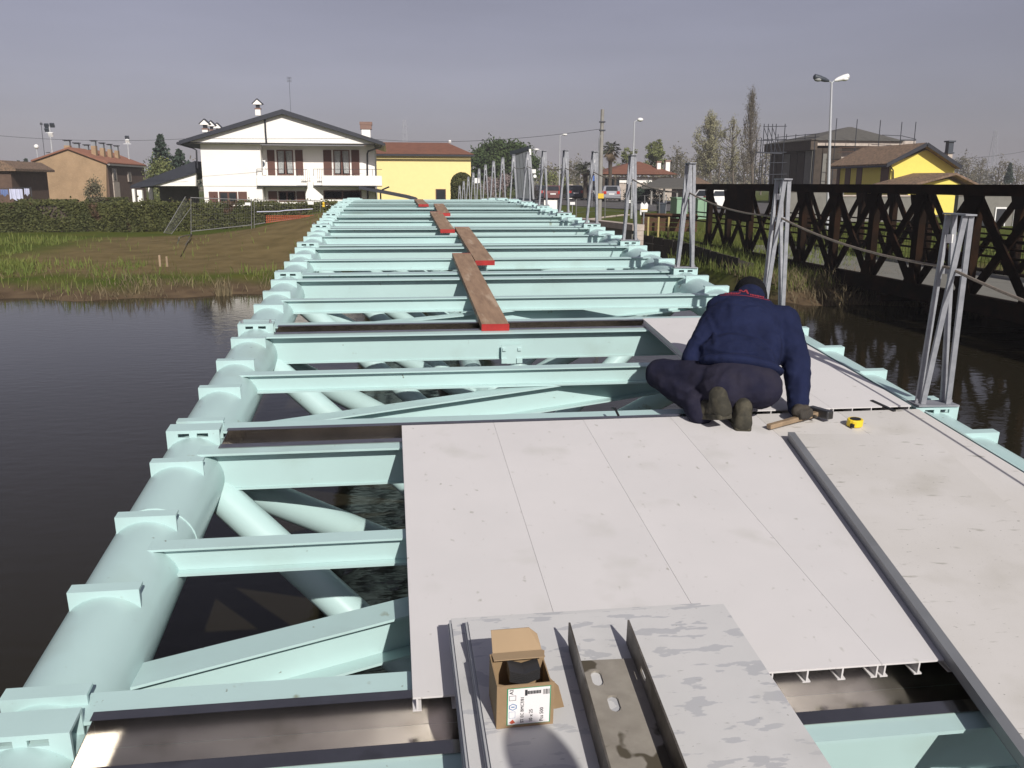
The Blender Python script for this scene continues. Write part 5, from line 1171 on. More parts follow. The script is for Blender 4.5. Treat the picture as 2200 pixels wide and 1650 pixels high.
# lemon yellow house at right with tiled roofs
KY = 58.0
kh = empty('house', (at(1900, 395, KY).x, KY, -.9), None, 'lemon yellow house with old brown tiled gable roof at right', 'house')
gl_, gr_, ga = at(1916, 352, KY), at(2052, 352, KY), at(1990, 322, KY); dpt = 9.0
xl_ = at(1800, 350, KY+dpt).x
MB().prism([(gl_.x, -1.2), (gl_.x, gl_.z), (ga.x, ga.z), (gr_.x, gr_.z), (gr_.x, -1.2)], KY, KY+.25).build('gable_wall', M['yellowr'], kh)
# the side wall runs back and to the left, so the house stands turned to the river
sdir = Vector((at(1800, 350, KY+8).x-gl_.x, 8, 0))
def sideq(mb, o0, z0, z1, f0=0, f1=1, off=0, thick=.1):
    nrm = Vector((-sdir.y, sdir.x, 0)).normalized()
    p0 = Vector((gl_.x, KY, 0))+sdir*f0+nrm*off; p1 = Vector((gl_.x, KY, 0))+sdir*f1+nrm*off; q0, q1 = p0-nrm*thick, p1-nrm*thick
    return mb.prism([(p0.x, p0.y), (p1.x, p1.y), (q1.x, q1.y), (q0.x, q0.y)], z0, z1, 'z')
sideq(MB(), 0, -1.2, gl_.z-.05, .004, 1).build('side_wall', M['yellowr'], kh)
for f0, f1 in ((.03, .16), (.50, .60), (.72, .82), (.93, .99)): sideq(MB(), 0, at(1900, 395, KY).z-.5, at(1900, 356, KY+2).z, f0, f1, .05, .045).build('shutter', M['shutter'], kh)
rf_ = MB(); e0 = at(1906, 353, KY-.7); e1 = at(2066, 358, KY-.7); rg = at(1992, 308, KY-.7); T_ = Vector((0, 0, -.14))
e0b, rgb_, e1b = e0+sdir*1.12, rg+sdir*1.12, e1+sdir*1.12
for q in ((e0, rg, rgb_, e0b), (rg, e1, e1b, rgb_)): rf_.add([*q, *[v_+T_ for v_ in q]], [(0, 1, 2, 3), (7, 6, 5, 4), (0, 4, 5, 1), (1, 5, 6, 2), (2, 6, 7, 3), (3, 7, 4, 0)])
ro = rf_.build('roof', M['oldtile'], kh)
tr_ = MB()
for k in range(44): s_ = (k+.5)/44; tr_.bar(e0.lerp(e0b, s_)+Vector((0, 0, .03)), rg.lerp(rgb_, s_)+Vector((0, 0, .03)), .13, .07, (0, 1, 0))
tr_.build('tile_rows', M['oldtile'], ro, kind='stuff')
for a_, b2 in ((e0, rg), (rg, e1)): MB().bar(a_+Vector((0, -.02, -.05)), b2+Vector((0, -.02, -.05)), .06, .24, (0, 1, 0)).build('barge_board', M['gutterdark'], ro)
MB().tube([e0+Vector((.02, -.05, -.12)), e0b+Vector((0, -.05, -.12))], .07, 6).build('eave_gutter', M['gutterdark'], kh)
dp2 = MB().tube([at(1912, 356, KY-.5), at(1919, 366, KY-.12), at(1919, 400, KY-.12)], .05, 6).build('downpipe', M['gutterdark'], kh)
c = at(2042, 330, KY+1); c2 = at(2042, 360, KY+1); MB().box(c.x-.17, c.x+.17, KY+1, KY+1.4, c2.z, c.z).build('chimney', M['concrete'], kh)
c3 = at(2042, 302, KY+1); o = MB().box(c.x-.24, c.x+.24, KY+.93, KY+1.47, c.z+.001, c.z+.09).box(c.x-.18, c.x+.18, KY+1, KY+1.4, c.z+.0905, c3.z-.1).box(c.x-.26, c.x+.26, KY+.9, KY+1.5, c3.z-.0995, c3.z).build('chimney_pot', M['lampdark'], kh)
# lower wing
KW = KY-3
e0, rg, e1 = at(1912, 398, KW), at(2030, 372, KW), at(2100, 396, KW); rg0 = at(1985, 367, KY-.1); e00 = at(1940, 392, KY-.1)
MB().prism([(at(1962, 398, KW).x, -1.2), (at(1962, 398, KW).x, at(0, 394, KW).z), (rg.x+.6, rg.z-.35), (at(2086, 398, KW).x, at(0, 394, KW).z), (at(2086, 398, KW).x, -1.2)], KW+.5, KW+.7).build('wing_gable', M['yellowr'], kh)
wr_ = MB(); s2 = Vector((-1.2, 3.0, 0)); rg = at(2055, 371, KW)
for q in ((at(1955, 398, KW), rg, rg+s2, at(1955, 398, KW)+s2), (rg, at(2105, 396, KW), at(2105, 396, KW)+s2, rg+s2)): wr_.add([*q, *[v_+T_ for v_ in q]], [(0, 1, 2, 3), (7, 6, 5, 4), (0, 4, 5, 1), (1, 5, 6, 2), (2, 6, 7, 3), (3, 7, 4, 0)])
wr_ = wr_.build('wing_roof', M['oldtile'], kh)
# walls and garages seen through the rusty bridge
for (p0, p1, Y, m, lb) in (((1690, 412), (1810, 452), 52, 'greywall', 'grey garden wall seen through the rusty bridge behind the twin street lamp'), ((1812, 422), (2005, 470), 47, 'greywall', 'long grey wall seen through the rusty bridge below the lemon house'), ((2060, 420), (2240, 520), 42, 'greywall', 'dark grey outbuilding wall behind the nearest part of the rusty bridge')):
    a, b_ = at(*p0, Y), at(*p1, Y); r_ = empty('garden_wall', (a.x, Y, gz(a.x, Y)), None, lb, 'wall'); MB().box(a.x, b_.x, Y, Y+.3, gz(a.x, Y)-.5, a.z).build('wall', M[m], r_); MB().box(a.x-.05, b_.x+.05, Y-.06, Y+.36, a.z+.001, a.z+.08).build('coping', M['concrete'], r_)
    if p0[0] > 2000:
        for px in (2110, 2150, 2190):
            c = at(px, 445, Y); o = MB().box(c.x-.3, c.x+.3, Y-.06, Y-.01, c.z-1.1, c.z).build('window', M['lampwhite'], r_); MB().box(c.x-.24, c.x+.24, Y-.075, Y-.0605, c.z-1.0, c.z-.08).build('pane', M['glass'], o)
# green cabinet beyond the bridge end
for p0, p1, Y, m, lb in (((1455, 424), (1476, 474), 50, 'palegreen', 'pale green container behind the third handrail post'), ((1500, 425), (1527, 466), 51, 'palegreen', 'pale container seen through the end of the rusty bridge')):
    a, b_ = at(*p0, Y), at(*p1, Y); r_ = empty('container', (a.x, Y, gz(a.x, Y)), None, lb, 'container'); MB().box(a.x, b_.x, Y, Y+1.2, gz(a.x, Y)-.1, a.z-.08).build('body', M[m], r_); MB().box(a.x-.05, b_.x+.05, Y-.05, Y+1.25, a.z-.0795, a.z).build('lid', M[m], r_); MB().box((a.x+b_.x)/2-.01, (a.x+b_.x)/2+.01, Y-.02, Y-.005, gz(a.x, Y)+.1, a.z-.15).build('door_seam', M['lampdark'], r_)

# ------------------------------------------------------------------ cars
def car(px, py, Y, yaw, paint, label, L_=4.0, W_=1.72, H_=1.48):
    c = at(px, py, Y); z0 = gz(c.x, Y)+.04; r_ = empty('parked_car', (c.x, Y, z0), (0, 0, yaw), label, 'car')
    # local x = length (front +), y = width
    prof = [(-L_/2, .35), (-L_/2, .78), (-L_/2+.08, .98), (-L_/2+.42, H_-.06), (-L_/2+.7, H_), (.35, H_), (1.05, .98), (L_/2-.15, .80), (L_/2, .55), (L_/2, .32), (L_/2-.3, .22), (-L_/2+.3, .22)]
    mb = MB(); n_ = len(prof)
    def wdt(z): return W_/2*(1.0 if z < .95 else 1.0-.17*(z-.95)/(H_-.95))
    mb.add([(x, -wdt(z), z) for x, z in prof]+[(x, wdt(z), z) for x, z in prof], [tuple(range(n_)), tuple(reversed(range(n_, 2*n_)))]+[(i, n_+i, n_+(i+1) % n_, (i+1) % n_) for i in range(n_)])
    body = mb.build('body', paint, r_, local=True, bevel=.05)
    xb0 = -L_/2
    MB().add([(xb0+.10, -.56, 1.02), (xb0+.10, .56, 1.02), (xb0+.39, .50, H_-.09), (xb0+.39, -.50, H_-.09), (xb0+.07, -.56, 1.02), (xb0+.07, .56, 1.02), (xb0+.36, .50, H_-.08), (xb0+.36, -.50, H_-.08)], [(4, 5, 6, 7), (3, 2, 1, 0), (0, 1, 5, 4), (1, 2, 6, 5), (2, 3, 7, 6), (3, 0, 4, 7)]).build('rear_window', M['glass'], r_, local=True)
    MB().add([(.42, -.58, H_-.08), (.42, .58, H_-.08), (1.0, .66, 1.02), (1.0, -.66, 1.02), (.47, -.58, H_-.07), (.47, .58, H_-.07), (1.06, .66, 1.03), (1.06, -.66, 1.03)], [(4, 5, 6, 7), (3, 2, 1, 0), (0, 1, 5, 4), (1, 2, 6, 5), (2, 3, 7, 6), (3, 0, 4, 7)]).build('windscreen', M['glass'], r_, local=True)
    for s_ in (-1, 1):
        w1_, w2_ = wdt(1.0)+.008, wdt(H_-.14)+.008
        MB().add([(-1.45, s_*w1_, 1.0), (.85, s_*w1_, 1.0), (.30, s_*w2_, H_-.12), (-1.2, s_*w2_, H_-.12), (-1.45, s_*(w1_-.03), 1.0), (.85, s_*(w1_-.03), 1.0), (.30, s_*(w2_-.03), H_-.12), (-1.2, s_*(w2_-.03), H_-.12)], [(0, 1, 2, 3), (7, 6, 5, 4), (0, 4, 5, 1), (1, 5, 6, 2), (2, 6, 7, 3), (3, 7, 4, 0)]).build('side_window', M['glass'], r_, local=True)
        MB().box(xb0-.025, xb0+.10, s_*.62-.14, s_*.62+.14, .72, .98).build('tail_light', M['tail'], r_, local=True)
        MB().box(L_/2-.1, L_/2+.015, s_*.58-.16, s_*.58+.16, .58, .72).build('headlight', M['lampwhite'], r_, local=True)
        for x in (-L_/2+.72, L_/2-.78):
            o = MB().tube([(x, s_*(W_/2-.20), .30), (x, s_*(W_/2+.01), .30)], .30, 16).build('wheel', M['tyre'], r_, local=True); MB().tube([(x, s_*(W_/2+.0105), .30), (x, s_*(W_/2+.02), .30)], .19, 12).build('rim', M['lampgrey'], o, local=True)
    MB().box(xb0-.05, xb0+.05, -.8, .8, .36, .56).build('bumper', paint, r_, local=True); MB().box(xb0-.062, xb0-.051, -.26, .26, .60, .70).build('number_plate', M['lampwhite'], r_, local=True) if False else MB().box(xb0-.03, xb0-.002, -.26, .26, .66, .77).build('number_plate', M['lampwhite'], r_, local=True)
    return r_
car(1314, 420, 84, R(76), M['silver'], 'silver hatchback seen from behind on the road beside the utility pole')
car(1188, 418, 84, R(80), M['carred'], 'maroon car behind the eighth handrail post')
car(1165, 415, 92, R(95), M['cardark'], 'dark car left of the maroon car')
car(1228, 415, 92, R(92), M['cardark'], 'dark car in front of the gate pillars')
car(1273, 412, 90, R(90), M['cardark'], 'dark car left of the silver hatchback')
car(1548, 418, 66, R(20), M['lampwhite'], 'white car half hidden behind the end of the rusty bridge')
for px, lb in ((1226, 'left white gate pillar beyond the parked cars'), (1262, 'right white gate pillar beyond the parked cars')):
    a = at(px, 396, 98); z0 = gz(a.x, 98); r_ = empty('gate_pillar', (a.x, 98, z0), None, lb, 'gate pillar', 'white gate pillars'); MB().box(a.x-.2, a.x+.2, 98, 98.4, z0-.1, a.z-.12).build('shaft', M['white'], r_); MB().box(a.x-.26, a.x+.26, 97.94, 98.46, a.z-.1195, a.z).build('cap', M['concrete'], r_)

# ------------------------------------------------------------------ poles, lamps, pylons, wires
UY = 46.0
a = at(1294.5, 235, UY); b_ = at(1287, 470, UY); up = empty('utility_pole', (b_.x, UY, gz(b_.x, UY)), None, 'tall concrete utility pole with a yellow sign right of the bridge', 'utility pole')
MB().tube([(b_.x, UY, gz(b_.x, UY)-.3), (a.x, UY, a.z)], [.13, .085], 10).build('shaft', M['pole'], up, smooth=True)
MB().tube([(b_.x-.16, UY-.05, gz(b_.x, UY)), (a.x-.15, UY-.05, at(0, 285, UY).z), (a.x-.10, UY-.04, at(0, 277, UY).z)], .035, 6).build('conduit', M['galv'], up)
for py in (262, 280): c = at(1294, py, UY); MB().box(c.x-.14, c.x+.14, UY-.12, UY+.12, c.z-.03, c.z+.03).build('bracket', M['scaff'], up)
c = at(1291, 421, UY-.2); MB().box(c.x-.15, c.x+.15, UY-.20, UY-.185, c.z-.125, c.z+.125).build('sign_plate', M['signyellow'], up)
mt = text('ATTENZIONE', .05, M['ink'], 'lettering') if False else None
def street_lamp(px, pt, pb, Y, arm, label, m=M['lampgrey']):
    a = at(px, pt, Y); b_ = at(px, pb, Y); r_ = empty('street_lamp', (a.x, Y, gz(a.x, Y)), None, label, 'street lamp'); s_ = 1
    MB().tube([(a.x, Y, gz(a.x, Y)-.2), (a.x, Y, a.z)], [.075, .045], 8).build('pole', m, r_)
    MB().tube([(a.x, Y, a.z), (a.x+arm*.4, Y, a.z+.10)], .03, 6).build('arm', m, r_)
    h_ = MB(); h_.ball((a.x+arm*.75, Y, a.z+.13), (abs(arm)*.42, .16, .11), 12, 8); h_.build('lamp_head', M['lampwhite'], r_, smooth=True)
street_lamp(1363, 262, 440, 52, .45, 'single street lamp rising behind the fourth handrail post')
street_lamp(1203, 292, 420, 84, .60, 'single street lamp between the utility pole and the upright grey sheet')
street_lamp(1163, 324, 415, 96, -.7, 'short far street lamp behind the eighth handrail post')
c = at(1178, 368, 95); 
a = at(1787, 178, 40); tl = empty('street_lamp', (a.x, 40, gz(a.x, 40)), None, 'tall twin-headed street lamp at right, one head dark and one white', 'street lamp')
b_ = at(1779, 470, 40); MB().tube([(b_.x, 40, gz(b_.x, 40)-.2), ((a.x+b_.x)/2-.02, 40, (a.z+b_.z)/2), (a.x, 40, a.z)], [.085, .07, .045], 10).build('pole', M['lampgrey'], tl, smooth=True)
for p0, p1, m in (((1781, 174), (1748, 164), 'lampdark'), ((1793, 173), (1824, 163), 'lampwhite')):
    q0, q1 = at(*p0, 40), at(*p1, 40); MB().tube([a, q0], .028, 6).build('arm', M['lampgrey'], tl)
    d_ = (q1-q0); mb = MB(); mb.tube([q0, q0+d_*.25, q0+d_*.65, q1-d_*.06, q1], [.045, .10, .13, .12, .05], 12); o = mb.build('lamp_head', M[m], tl, smooth=True)
    cc = q0+d_*.70-Vector((0, 0, .07)); MB().ball(cc, (.19, .13, .10), 12, 8).build('lamp_glass', M['curtain'] if m == 'lampdark' else M['lampwhite'], o, smooth=True)
# floodlight masts at left
for px, pt, pb, Y, heads, lb in ((106, 268, 330, 100, ((-6, -2), (6, -3), (-5, 8), (3, 17)), 'floodlight mast with four lamps behind the tan brick house'), (273, 292, 335, 108, ((0, 0), (1, 8)), 'small floodlight mast above the side of the tan brick house')):
    a = at(px, pt+4, Y); r_ = empty('floodlight_mast', (a.x, Y, -1.2), None, lb, 'floodlight mast'); MB().tube([(a.x, Y, -1.4), (a.x, Y, a.z)], [.13, .07], 6).build('mast', M['lampgrey'], r_)
    q = at(px-8, pt+17, Y); q2 = at(px+9, pt+17, Y); MB().box(q.x, q2.x, Y-.05, Y+.05, q.z-.06, q.z+.06).build('crossbar', M['lampgrey'], r_)
    for i, (dx, dz) in enumerate(heads):
        c = at(px+dx, pt+dz+4, Y); MB().bar((c.x, Y-.1, c.z+.18), (c.x, Y+.12, c.z-.18), .42, .2, (1, 0, 0)).build('floodlight', M['lampdark'] if (i < 3 and px < 200) or (px > 200 and i == 0) else M['lampwhite'], r_)
a = at(88, 262, 98); tag(MB().tube([(a.x, 98, at(0, 303, 98).z-2), (a.x, 98, a.z)], .03, 5).box(a.x-.12, a.x+.12, 97.97, 98.03, a.z-.3, a.z-.1).build('aerial_mast', M['wire']), 'thin aerial mast left of the big floodlight mast', 'mast')
c = at(78, 315, 99); gl_b = empty('globe_lamp', (c.x, 99, -1.2), None, 'white globe lamp left of the tan brick house', 'lamp'); MB().tube([(c.x, 99, -1.4), (c.x, 99, c.z-.2)], .05, 6).build('pole', M['lampgrey'], gl_b); MB().ball(c, .24, 12, 8).build('globe', M['lampwhite'], gl_b, smooth=True)
def pylon(px, pt, pb, Y, w0, label):
    a = at(px, pt, Y); b_ = at(px, pb, Y); r_ = empty('power_pylon', (a.x, Y, b_.z), None, label, 'pylon'); h_ = a.z-b_.z; mb = MB(); n_ = 8
    for i in range(n_):
        f0, f1 = i/n_, (i+1)/n_; w_0, w_1 = w0*(1-f0*.72), w0*(1-f1*.72)
        for sx in (-1, 1):
            for sy in (-1, 1): mb.bar((a.x+sx*w_0, Y+sy*w_0, b_.z+h_*f0), (a.x+sx*w_1, Y+sy*w_1, b_.z+h_*f1), .16, .16)
            mb.bar((a.x+sx*w_0, Y-w_0, b_.z+h_*f0), (a.x-sx*w_1, Y-w_1, b_.z+h_*f1), .10, .10)
    mb.build('lattice', M['pylon'], r_); ar = MB()
    for f_ in (.78, .90): ar.bar((a.x-w0*.9, Y, b_.z+h_*f_), (a.x+w0*.9, Y, b_.z+h_*f_), .14, .14)
    ar.build('cross_arm', M['pylon'], r_)
pylon(869, 257, 395, 300, 1.35, 'small far lattice pylon above the pale yellow house'); pylon(2140, 280, 395, 330, 1.5, 'far lattice pylon at the right edge')
def wire(pts, Y0, Y1, sag, label, r_=.010):
    q0, q1 = at(*pts[0], Y0), at(*pts[1], Y1); n_ = 30
    tag(MB().tube([q0.lerp(q1, i/n_)-Vector((0, 0, sag*4*(i/n_)*(1-i/n_))) for i in range(n_+1)], r_, 4).build('overhead_cable', M['wire']), label, 'cable')
wire(((-60, 286), (400, 298)), 58, 58, .25, 'overhead cable crossing the sky to the white house from the left'); wire(((800, 299), (1291, 277)), 60, 46, .35, 'overhead cable from the white house to the utility pole'); wire(((400, 297), (800, 296)), 58.5, 59.8, .05, 'overhead cable running along the white gable', .012)
wire(((2058, 340), (2260, 312)), 60, 60, .2, 'overhead cable right of the lemon house'); 

# upright grey sheet, traffic sign and white crate at the far end of the bridge
GY_ = 46.5
gs = empty('upright_sheet', (at(1125, 432, GY_).x, GY_, gz(at(1125, 432, GY_).x, GY_)), None, 'tall upright grey ribbed metal sheet leaning at the far bridge end', 'metal sheet')
b0, b1, t0_, t1_ = at(1108, 424, GY_+.5), at(1146, 428, GY_-.3), at(1100, 332, GY_+.5), at(1137, 322, GY_-.3)
for k in range(5):
    f0, f1 = k/5+.004, (k+1)/5-.02; q = [b0.lerp(b1, f0), b0.lerp(b1, f1), t0_.lerp(t1_, f1), t0_.lerp(t1_, f0)]; dpv = Vector((.03, .06+.03*(k % 2), 0))
    MB().add([*q, *[v_+dpv for v_ in q]], [(0, 1, 2, 3), (7, 6, 5, 4), (0, 4, 5, 1), (1, 5, 6, 2), (2, 6, 7, 3), (3, 7, 4, 0)]).build('sheet_panel', M['corr'], gs)
MB().bar(t0_+Vector((-.08, 0, .06)), t1_+Vector((0, 0, .10)), .1, .2, (0, 1, 0)).build('top_edge', M['lampdark'], gs); MB().bar(b0+Vector((-.1, 0, -.12)), b1+Vector((.05, 0, -.15)), .2, .26, (0, 1, 0)).build('base_beam', M['lampdark'], gs)
q = at(1138, 322, GY_-.4); q2 = at(1146, 428, GY_-.4); MB().bar(q2, q, .09, .09).build('edge_post', M['galv'], gs); q3 = at(1139, 333, GY_-.5); MB().bar(q3, q+Vector((0, -.1, .04)), .11, .05).build('white_tip', M['lampwhite'], gs)
a, b_ = at(1169, 430, 44), at(1197, 462, 44); cr = empty('crate', ((a.x+b_.x)/2, 44, b_.z), None, 'white slatted panel standing right of the far bridge end', 'panel'); MB().box(a.x, b_.x, 44, 44.08, b_.z-.15, a.z).build('sheet', M['white'], cr); MB().box(b_.x+.001, b_.x+.06, 43.97, 44.12, b_.z-.2, a.z+.02).build('edge_post', M['scaff'], cr)
for px, pt, pb, Y, lb, sz in ((1273, 383, 425, 70, 'small blue road sign between the fifth and sixth posts', .20), (1025, 388, 430, 70, 'small white road sign by the clipped round bush', .19), (1147, 368, 425, 75, 'pair of small white signs right of the upright grey sheet', .16)):
    c = at(px, pt, Y); r_ = empty('road_sign', (c.x, Y, gz(c.x, Y)), None, lb, 'road sign'); MB().tube([(c.x, Y, gz(c.x, Y)-.1), (c.x, Y, c.z)], .03, 6).build('post', M['galv'], r_); MB().box(c.x-sz, c.x+sz, Y-.05, Y-.032, c.z-sz, c.z+sz).build('plate', M['bluesign'] if px == 1273 else M['lampwhite'], r_)
    if px == 1147: c2 = at(1149, 378, Y); MB().tube([(c2.x, Y-.055, c2.z-.02), (c2.x, Y-.051, c2.z-.02)], .14, 14).build('plate', M['lampwhite'], r_)

# ------------------------------------------------------------------ far abutment, fences, small site things
A0, A1 = at(1382, 482, 30.8), at(1225, 466, 38.5); dd_ = (A1-A0).normalized()
ab = empty('abutment_wall', (A0.x, A0.y, -1.6), None, 'pale concrete abutment wall beyond the right side of the footbridge', 'wall')
A0.z = A1.z = -.235
MB().bar(A0+Vector((-.14, .1, -.11)), A1+Vector((-.14, .1, -.11)), .45, .21, (1, 0, 0)).build('coping', M['concrete'], ab); MB().bar(A0+Vector((-.18, .3, -1.0)), A1+Vector((-.18, .3, -1.0)), .30, 1.56, (1, 0, 0)).build('wall', M['greywall'], ab)
for k in range(7): MB().box(A0.x-.22, A0.x+.02, A0.y-.02, A0.y+.26, -.46-.17*(k+1)+.008, -.46-.17*k).build('block', M['concrete'], ab)
ea = empty('abutment', (0, ny(N1), -1.2), None, 'concrete abutment carrying the far end of the footbridge', 'abutment'); zt = zd(ny(N1))-.40
MB().box(-2.4, 2.4, ny(N1)+.15, ny(N1)+1.6, -2.4, zt).build('bearing_block', M['concrete'], ea)
na = empty('abutment', (0, ny(N0), -2), None, 'concrete pier under the near end of the footbridge', 'abutment'); MB().box(-2.3, 2.3, ny(N0)-1.2, ny(N0)+.1, -4, zd(ny(N0))-1.75).build('bearing_block', M['concrete'], na)
qw = empty('quay_wall', (8, 33, -1.6), None, 'dark stone quay wall below the barrier, running in under the rusty bridge', 'wall')
qp = [at(1378, 497, 33.5), at(1485, 516, 30.5), at(1560, 538, 27.2), at(1605, 549, 25.8)]
for i in range(3):
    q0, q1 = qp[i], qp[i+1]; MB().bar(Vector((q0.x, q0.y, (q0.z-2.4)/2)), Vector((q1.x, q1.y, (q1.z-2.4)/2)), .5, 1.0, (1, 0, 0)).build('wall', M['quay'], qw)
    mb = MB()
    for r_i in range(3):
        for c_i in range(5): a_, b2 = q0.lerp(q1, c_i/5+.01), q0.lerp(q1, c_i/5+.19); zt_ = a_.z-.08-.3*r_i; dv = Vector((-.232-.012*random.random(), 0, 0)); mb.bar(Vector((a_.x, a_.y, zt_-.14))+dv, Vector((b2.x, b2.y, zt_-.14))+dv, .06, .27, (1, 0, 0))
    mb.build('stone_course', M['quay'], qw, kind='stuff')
# barrier with yellow posts at the end of the rusty bridge, jacket hung on it
br = empty('barrier', (at(1430, 480, 36).x, 36, -1.2), None, 'weathered brown board barrier with yellowish posts at the end of the rusty bridge', 'barrier')
a, b_ = at(1378, 462, 37), at(1500, 468, 35.8); zb2 = at(0, 500, 36).z
MB().bar(a, b_, .05, .07, (0, 1, 0)).build('top_rail', M['rust'], br)
for k, px in enumerate((1392, 1414, 1436, 1460, 1484)): c = at(px, 466, 36.4); MB().box(c.x-.035, c.x+.035, 36.3, 36.37, zb2-.3, c.z).build('post', M['postyellow'], br)
for k in range(4): MB().bar(Vector((a.x, 37, zb2+.02+.19*k)), Vector((b_.x, 35.9, zb2+.02+.19*k)), .03, .165, (0, 1, 0)).build('board', M['orangeboard'], br)
jk_ = MB(); c = at(1383, 445, 36.6)
jk_.prism([(c.x-.13, c.z-.20), (c.x-.17, c.z+.10), (c.x-.10, c.z+.20), (c.x-.04, c.z+.14), (c.x, c.z+.09), (c.x+.04, c.z+.14), (c.x+.10, c.z+.20), (c.x+.17, c.z+.10), (c.x+.14, c.z-.20)], 36.5, 36.62); jk_.prism([(c.x-.17, c.z+.09), (c.x-.12, c.z+.05), (c.x-.10, c.z-.34), (c.x-.17, c.z-.32)], 36.52, 36.60)
jr = empty('hung_jacket', c, None, 'white jacket with a yellow band hung on the barrier at the bridge end', 'jacket'); jk_.build('cloth', M['lampwhite'], jr, bevel=.02); MB().box(c.x-.135, c.x+.145, 36.49, 36.499, c.z-.11, c.z-.075).build('band', M['signyellow'], jr)
MB().tube([(c.x, 36.56, -1.5), (c.x, 36.56, c.z+.14)], .03, 6).build('support_post', M['galv'], jr)
# temporary fence on the left bank
tf = empty('site_fence', (at(410, 500, 42).x, 42, -1.3), None, 'temporary wire mesh site fence on top of the earth ramp at left', 'fence')
fp = [(410, 423, 500, 42), (540, 428, 486, 42.8), (546, 428, 485, 42.8), (688, 430, 463, 43.2), (694, 430, 462, 43.2)]
ff = [at(px, pt, Y) for px, pt, pb, Y in fp]; fbm = [at(px, pb, Y) for px, pt, pb, Y in fp]
for t_, b2 in zip(ff, fbm): MB().tube([b2-Vector((0, 0, .15)), t_], .017, 6).build('fence_post', M['mesh'], tf)
for i, j in ((0, 1), (2, 3)):
    MB().tube([ff[i]-Vector((0, 0, .03)), ff[j]-Vector((0, 0, .03))], .018, 5).build('top_tube', M['mesh'], tf)
    MB().tube([fbm[i]+Vector((0, 0, .06)), fbm[j]+Vector((0, 0, .06))], .018, 5).build('bottom_tube', M['mesh'], tf)
    wmx = MB(); n_ = 26
    for k in range(1, n_): wmx.bar(fbm[i].lerp(fbm[j], k/n_)+Vector((0, 0, .06)), ff[i].lerp(ff[j], k/n_)-Vector((0, 0, .03)), .0028, .0028)
    for k in range(1, 6): wmx.bar(fbm[i].lerp(ff[i], k/6), fbm[j].lerp(ff[j], k/6), .0028, .0028)
    wmx.build('wire_mesh', M['mesh'], tf, kind='stuff')
c = at(533, 438, 42.7); MB().box(c.x-.12, c.x+.12, 42.6, 42.62, c.z-.06, c.z+.06).build('notice', M['lampwhite'], tf); c = at(668, 436, 43.0); MB().box(c.x-.13, c.x+.13, 42.9, 42.92, c.z-.07, c.z+.07).build('notice', M['lampwhite'], tf)
tag(MB().tube([at(552, 455, 42.6), at(600, 454, 42.6), at(612, 452, 42.6), at(672, 449, 42.9)], .022, 6).build('rope', M['sheet']), 'pale slack rope strung along the site fence above the orange net', 'rope')
c = at(695, 437, 43.0); tag(MB().ball((c.x, 43.0, c.z), (.06, .06, .08), 8, 6).box(c.x-.05, c.x+.05, 42.97, 43.03, c.z-.16, c.z-.06).build('warning_lamp', M['signyellow'], smooth=True), 'small yellow warning lamp on the fence beside the bridge', 'warning lamp')
on = MB(); n_ = 26
for i in range(n_):
    f0 = i/n_; f1 = (i+.62)/n_; q = [at(572+104*f0, 479-15*f0, 42.4), at(572+104*f1, 479-15*f1, 42.4), at(572+104*f1, 463-1*f1, 42.4), at(572+104*f0, 463-1*f0, 42.4)]; dv = Vector((0, .03, 0)); on.add([*q, *[v_+dv for v_ in q]], [(0, 1, 2, 3), (7, 6, 5, 4), (0, 4, 5, 1), (1, 5, 6, 2), (2, 6, 7, 3), (3, 7, 4, 0)])
for k in range(4): on.bar(at(571, 464+5*k, 42.38), at(677, 463+.4*k, 42.38), .03, .02)
tag(on.build('plastic_net', M['orange']), 'orange plastic safety net on the ramp below the white house', 'safety net')
lf = empty('fallen_fence_panel', (at(380, 500, 39).x, 39, -1.4), None, 'bent fence panel leaning down the bank left of the site fence', 'fence panel')
for p0, p1 in (((352, 500), (398, 423)), ((368, 503), (409, 448)), ((352, 500), (368, 503)), ((398, 423), (409, 440))): MB().tube([at(*p0, 40.5), at(*p1, 41.6)], .014, 6).build('frame_tube', M['mesh'], lf)
for p0, p1 in (((412, 503), (372, 575)), ((385, 510), (366, 575)), ((412, 503), (385, 510))): q0, q1 = at(*p0, 40), at(*p1, 32); MB().tube([q0, q1], .02, 6).build('frame_tube', M['oldgalv'], lf)
wmx = MB()
for k in range(1, 12): wmx.bar(at(352+16*k/12, 500+3*k/12, 40.5), at(398+11*k/12, 423+17*k/12, 41.6), .003, .003); wmx.bar(at(412-40*k/12, 503+72*k/12, 40-8*k/12), at(385-19*k/12, 510+65*k/12, 40-8*k/12), .003, .003)
wmx.build('wire_mesh', M['mesh'], lf, kind='stuff')
for px, pt, pb, lb in ((345, 548, 578, 'left short wooden stake on the bank'), (360, 551, 576, 'right short wooden stake on the bank')):
    b0 = at(px, pb, 30.5); t0 = at(px, pt, 30.5); tag(MB().box(b0.x-.03, b0.x+.03, 30.47, 30.53, gz(b0.x, 30.5)-.2, t0.z).build('stake', M['stake']), lb, 'stake', 'wooden stakes on the left bank')
c = at(473, 612, 24.9); r_ = empty('reed_tuft', (c.x, 25.6, WL), None, 'single pale reed tuft at the water edge left of the bridge', 'reeds'); P_ = np.stack([c.x+np.random.randn(60)*.12, 25.4+np.random.randn(60)*.12, np.full(60, WL)], 1)
o = blades('stems', P_-np.array([[c.x, 25.6, WL]]), .25, .6, .03, M['strawblade'], .25); o.parent = r_; set_clean(o)
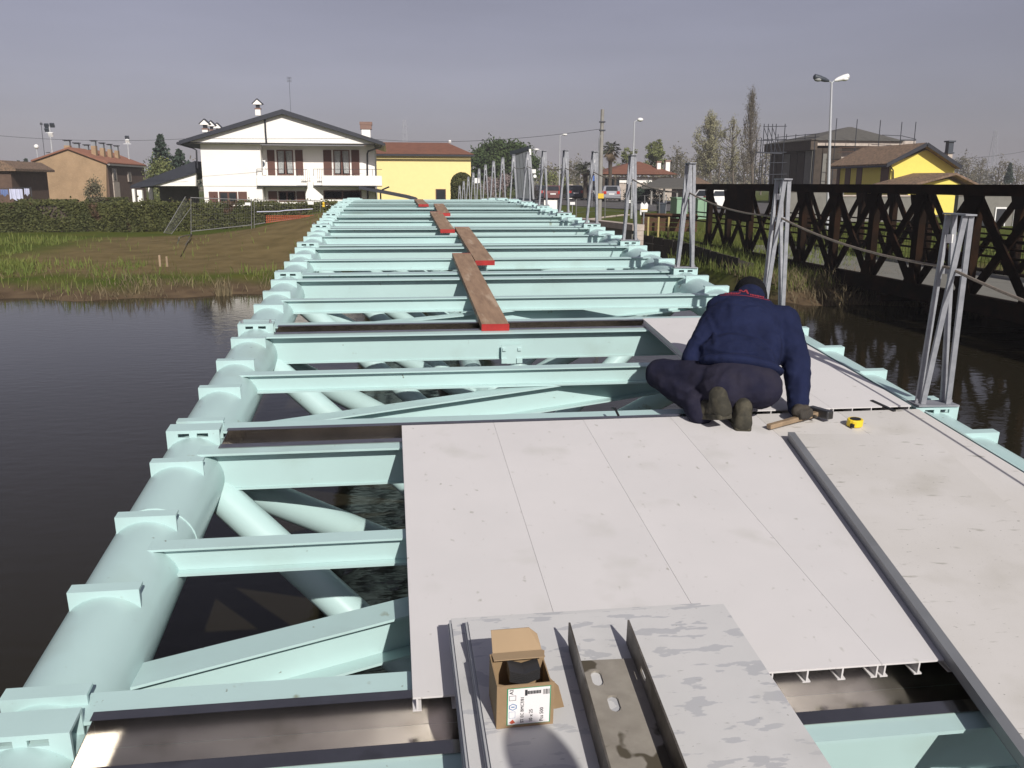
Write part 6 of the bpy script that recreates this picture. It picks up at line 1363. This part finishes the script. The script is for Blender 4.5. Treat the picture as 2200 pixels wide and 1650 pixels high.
# wire fence, litter and post on the right lawn
wf = empty('wire_fence', (at(1240, 450, 44).x, 44, -1), None, 'thin grey wire fence on the lawn beyond the abutment', 'fence')
pts = [(1238, 428, 466, 46), (1300, 424, 462, 52), (1385, 420, 470, 50), (1417, 418, 462, 50)]
tp_ = [at(a_, b2, Y) for a_, b2, c2, Y in pts]; bp_ = [at(a_, c2, Y) for a_, b2, c2, Y in pts]
for t_, b2 in zip(tp_, bp_): MB().tube([b2-Vector((0, 0, .3)), t_], .03, 6).build('fence_post', M['mesh'], wf)
for i in range(3):
    for k in range(4): MB().tube([bp_[i].lerp(tp_[i], (k+1)/4), bp_[i+1].lerp(tp_[i+1], (k+1)/4)], .009, 4).build('wire', M['mesh'], wf)
for px, py, Y, lb in ((1230, 437, 60, 'small white notice on the lawn right of the seventh post'), (1357, 433, 58, 'small white notice left of the fourth post')):
    c = at(px, py, Y); r_ = empty('notice_board', (c.x, Y, gz(c.x, Y)), None, lb, 'notice'); MB().box(c.x-.17, c.x+.17, Y, Y+.03, c.z-.09, c.z+.09).build('plate', M['lampwhite'], r_); MB().box(c.x-.02, c.x+.02, Y+.031, Y+.06, gz(c.x, Y)-.1, c.z).build('post', M['galv'], r_)
hs_ = MB(); rr_ = random.Random(5); P0 = None
hp = [at(1240+14*k, 452-1.1*k+1.2*rr_.random(), 48+1.0*k) for k in range(9)]
for q in hp: q.z = gz(q.x, q.y)+.05
tag(MB().tube(hp, .06, 6).build('hose', M['concrete'], smooth=True), 'pale hose lying across the lawn beyond the abutment', 'hose')
c = at(1420, 455, 54); z0 = gz(c.x, 54); r_ = empty('litter_bin', (c.x, 54, z0), None, 'dark litter bin by the road beyond the barrier', 'litter bin'); MB().lathe([(.24, 0), (.30, .75), (.33, .78), (.33, .84), (.2, .86)], 12, (c.x, 54, z0)).build('body', M['lampdark'], r_); MB().tube([(c.x+.3, 54, z0), (c.x+.3, 54, z0+1.3)], .03, 6).build('post', M['galv'], r_)
# ------------------------------------------------------------------ air
hz_ = MB().box(-3100, 3100, -45, 4600, -5, 27).build('haze', None, kind='stuff')
hm_ = bpy.data.materials.new('air'); hm_.use_nodes = True; n = hm_.node_tree; n.nodes.clear(); o_ = n.nodes.new('ShaderNodeOutputMaterial'); v_ = n.nodes.new('ShaderNodeVolumePrincipled')
v_.inputs['Color'].default_value = (.86, .86, .92, 1); v_.inputs['Density'].default_value = .0007; n.links.new(v_.outputs[0], o_.inputs['Volume']); hz_.data.materials.append(hm_)
tag(hz_, 'thin pale haze over the river and the fields', 'haze')
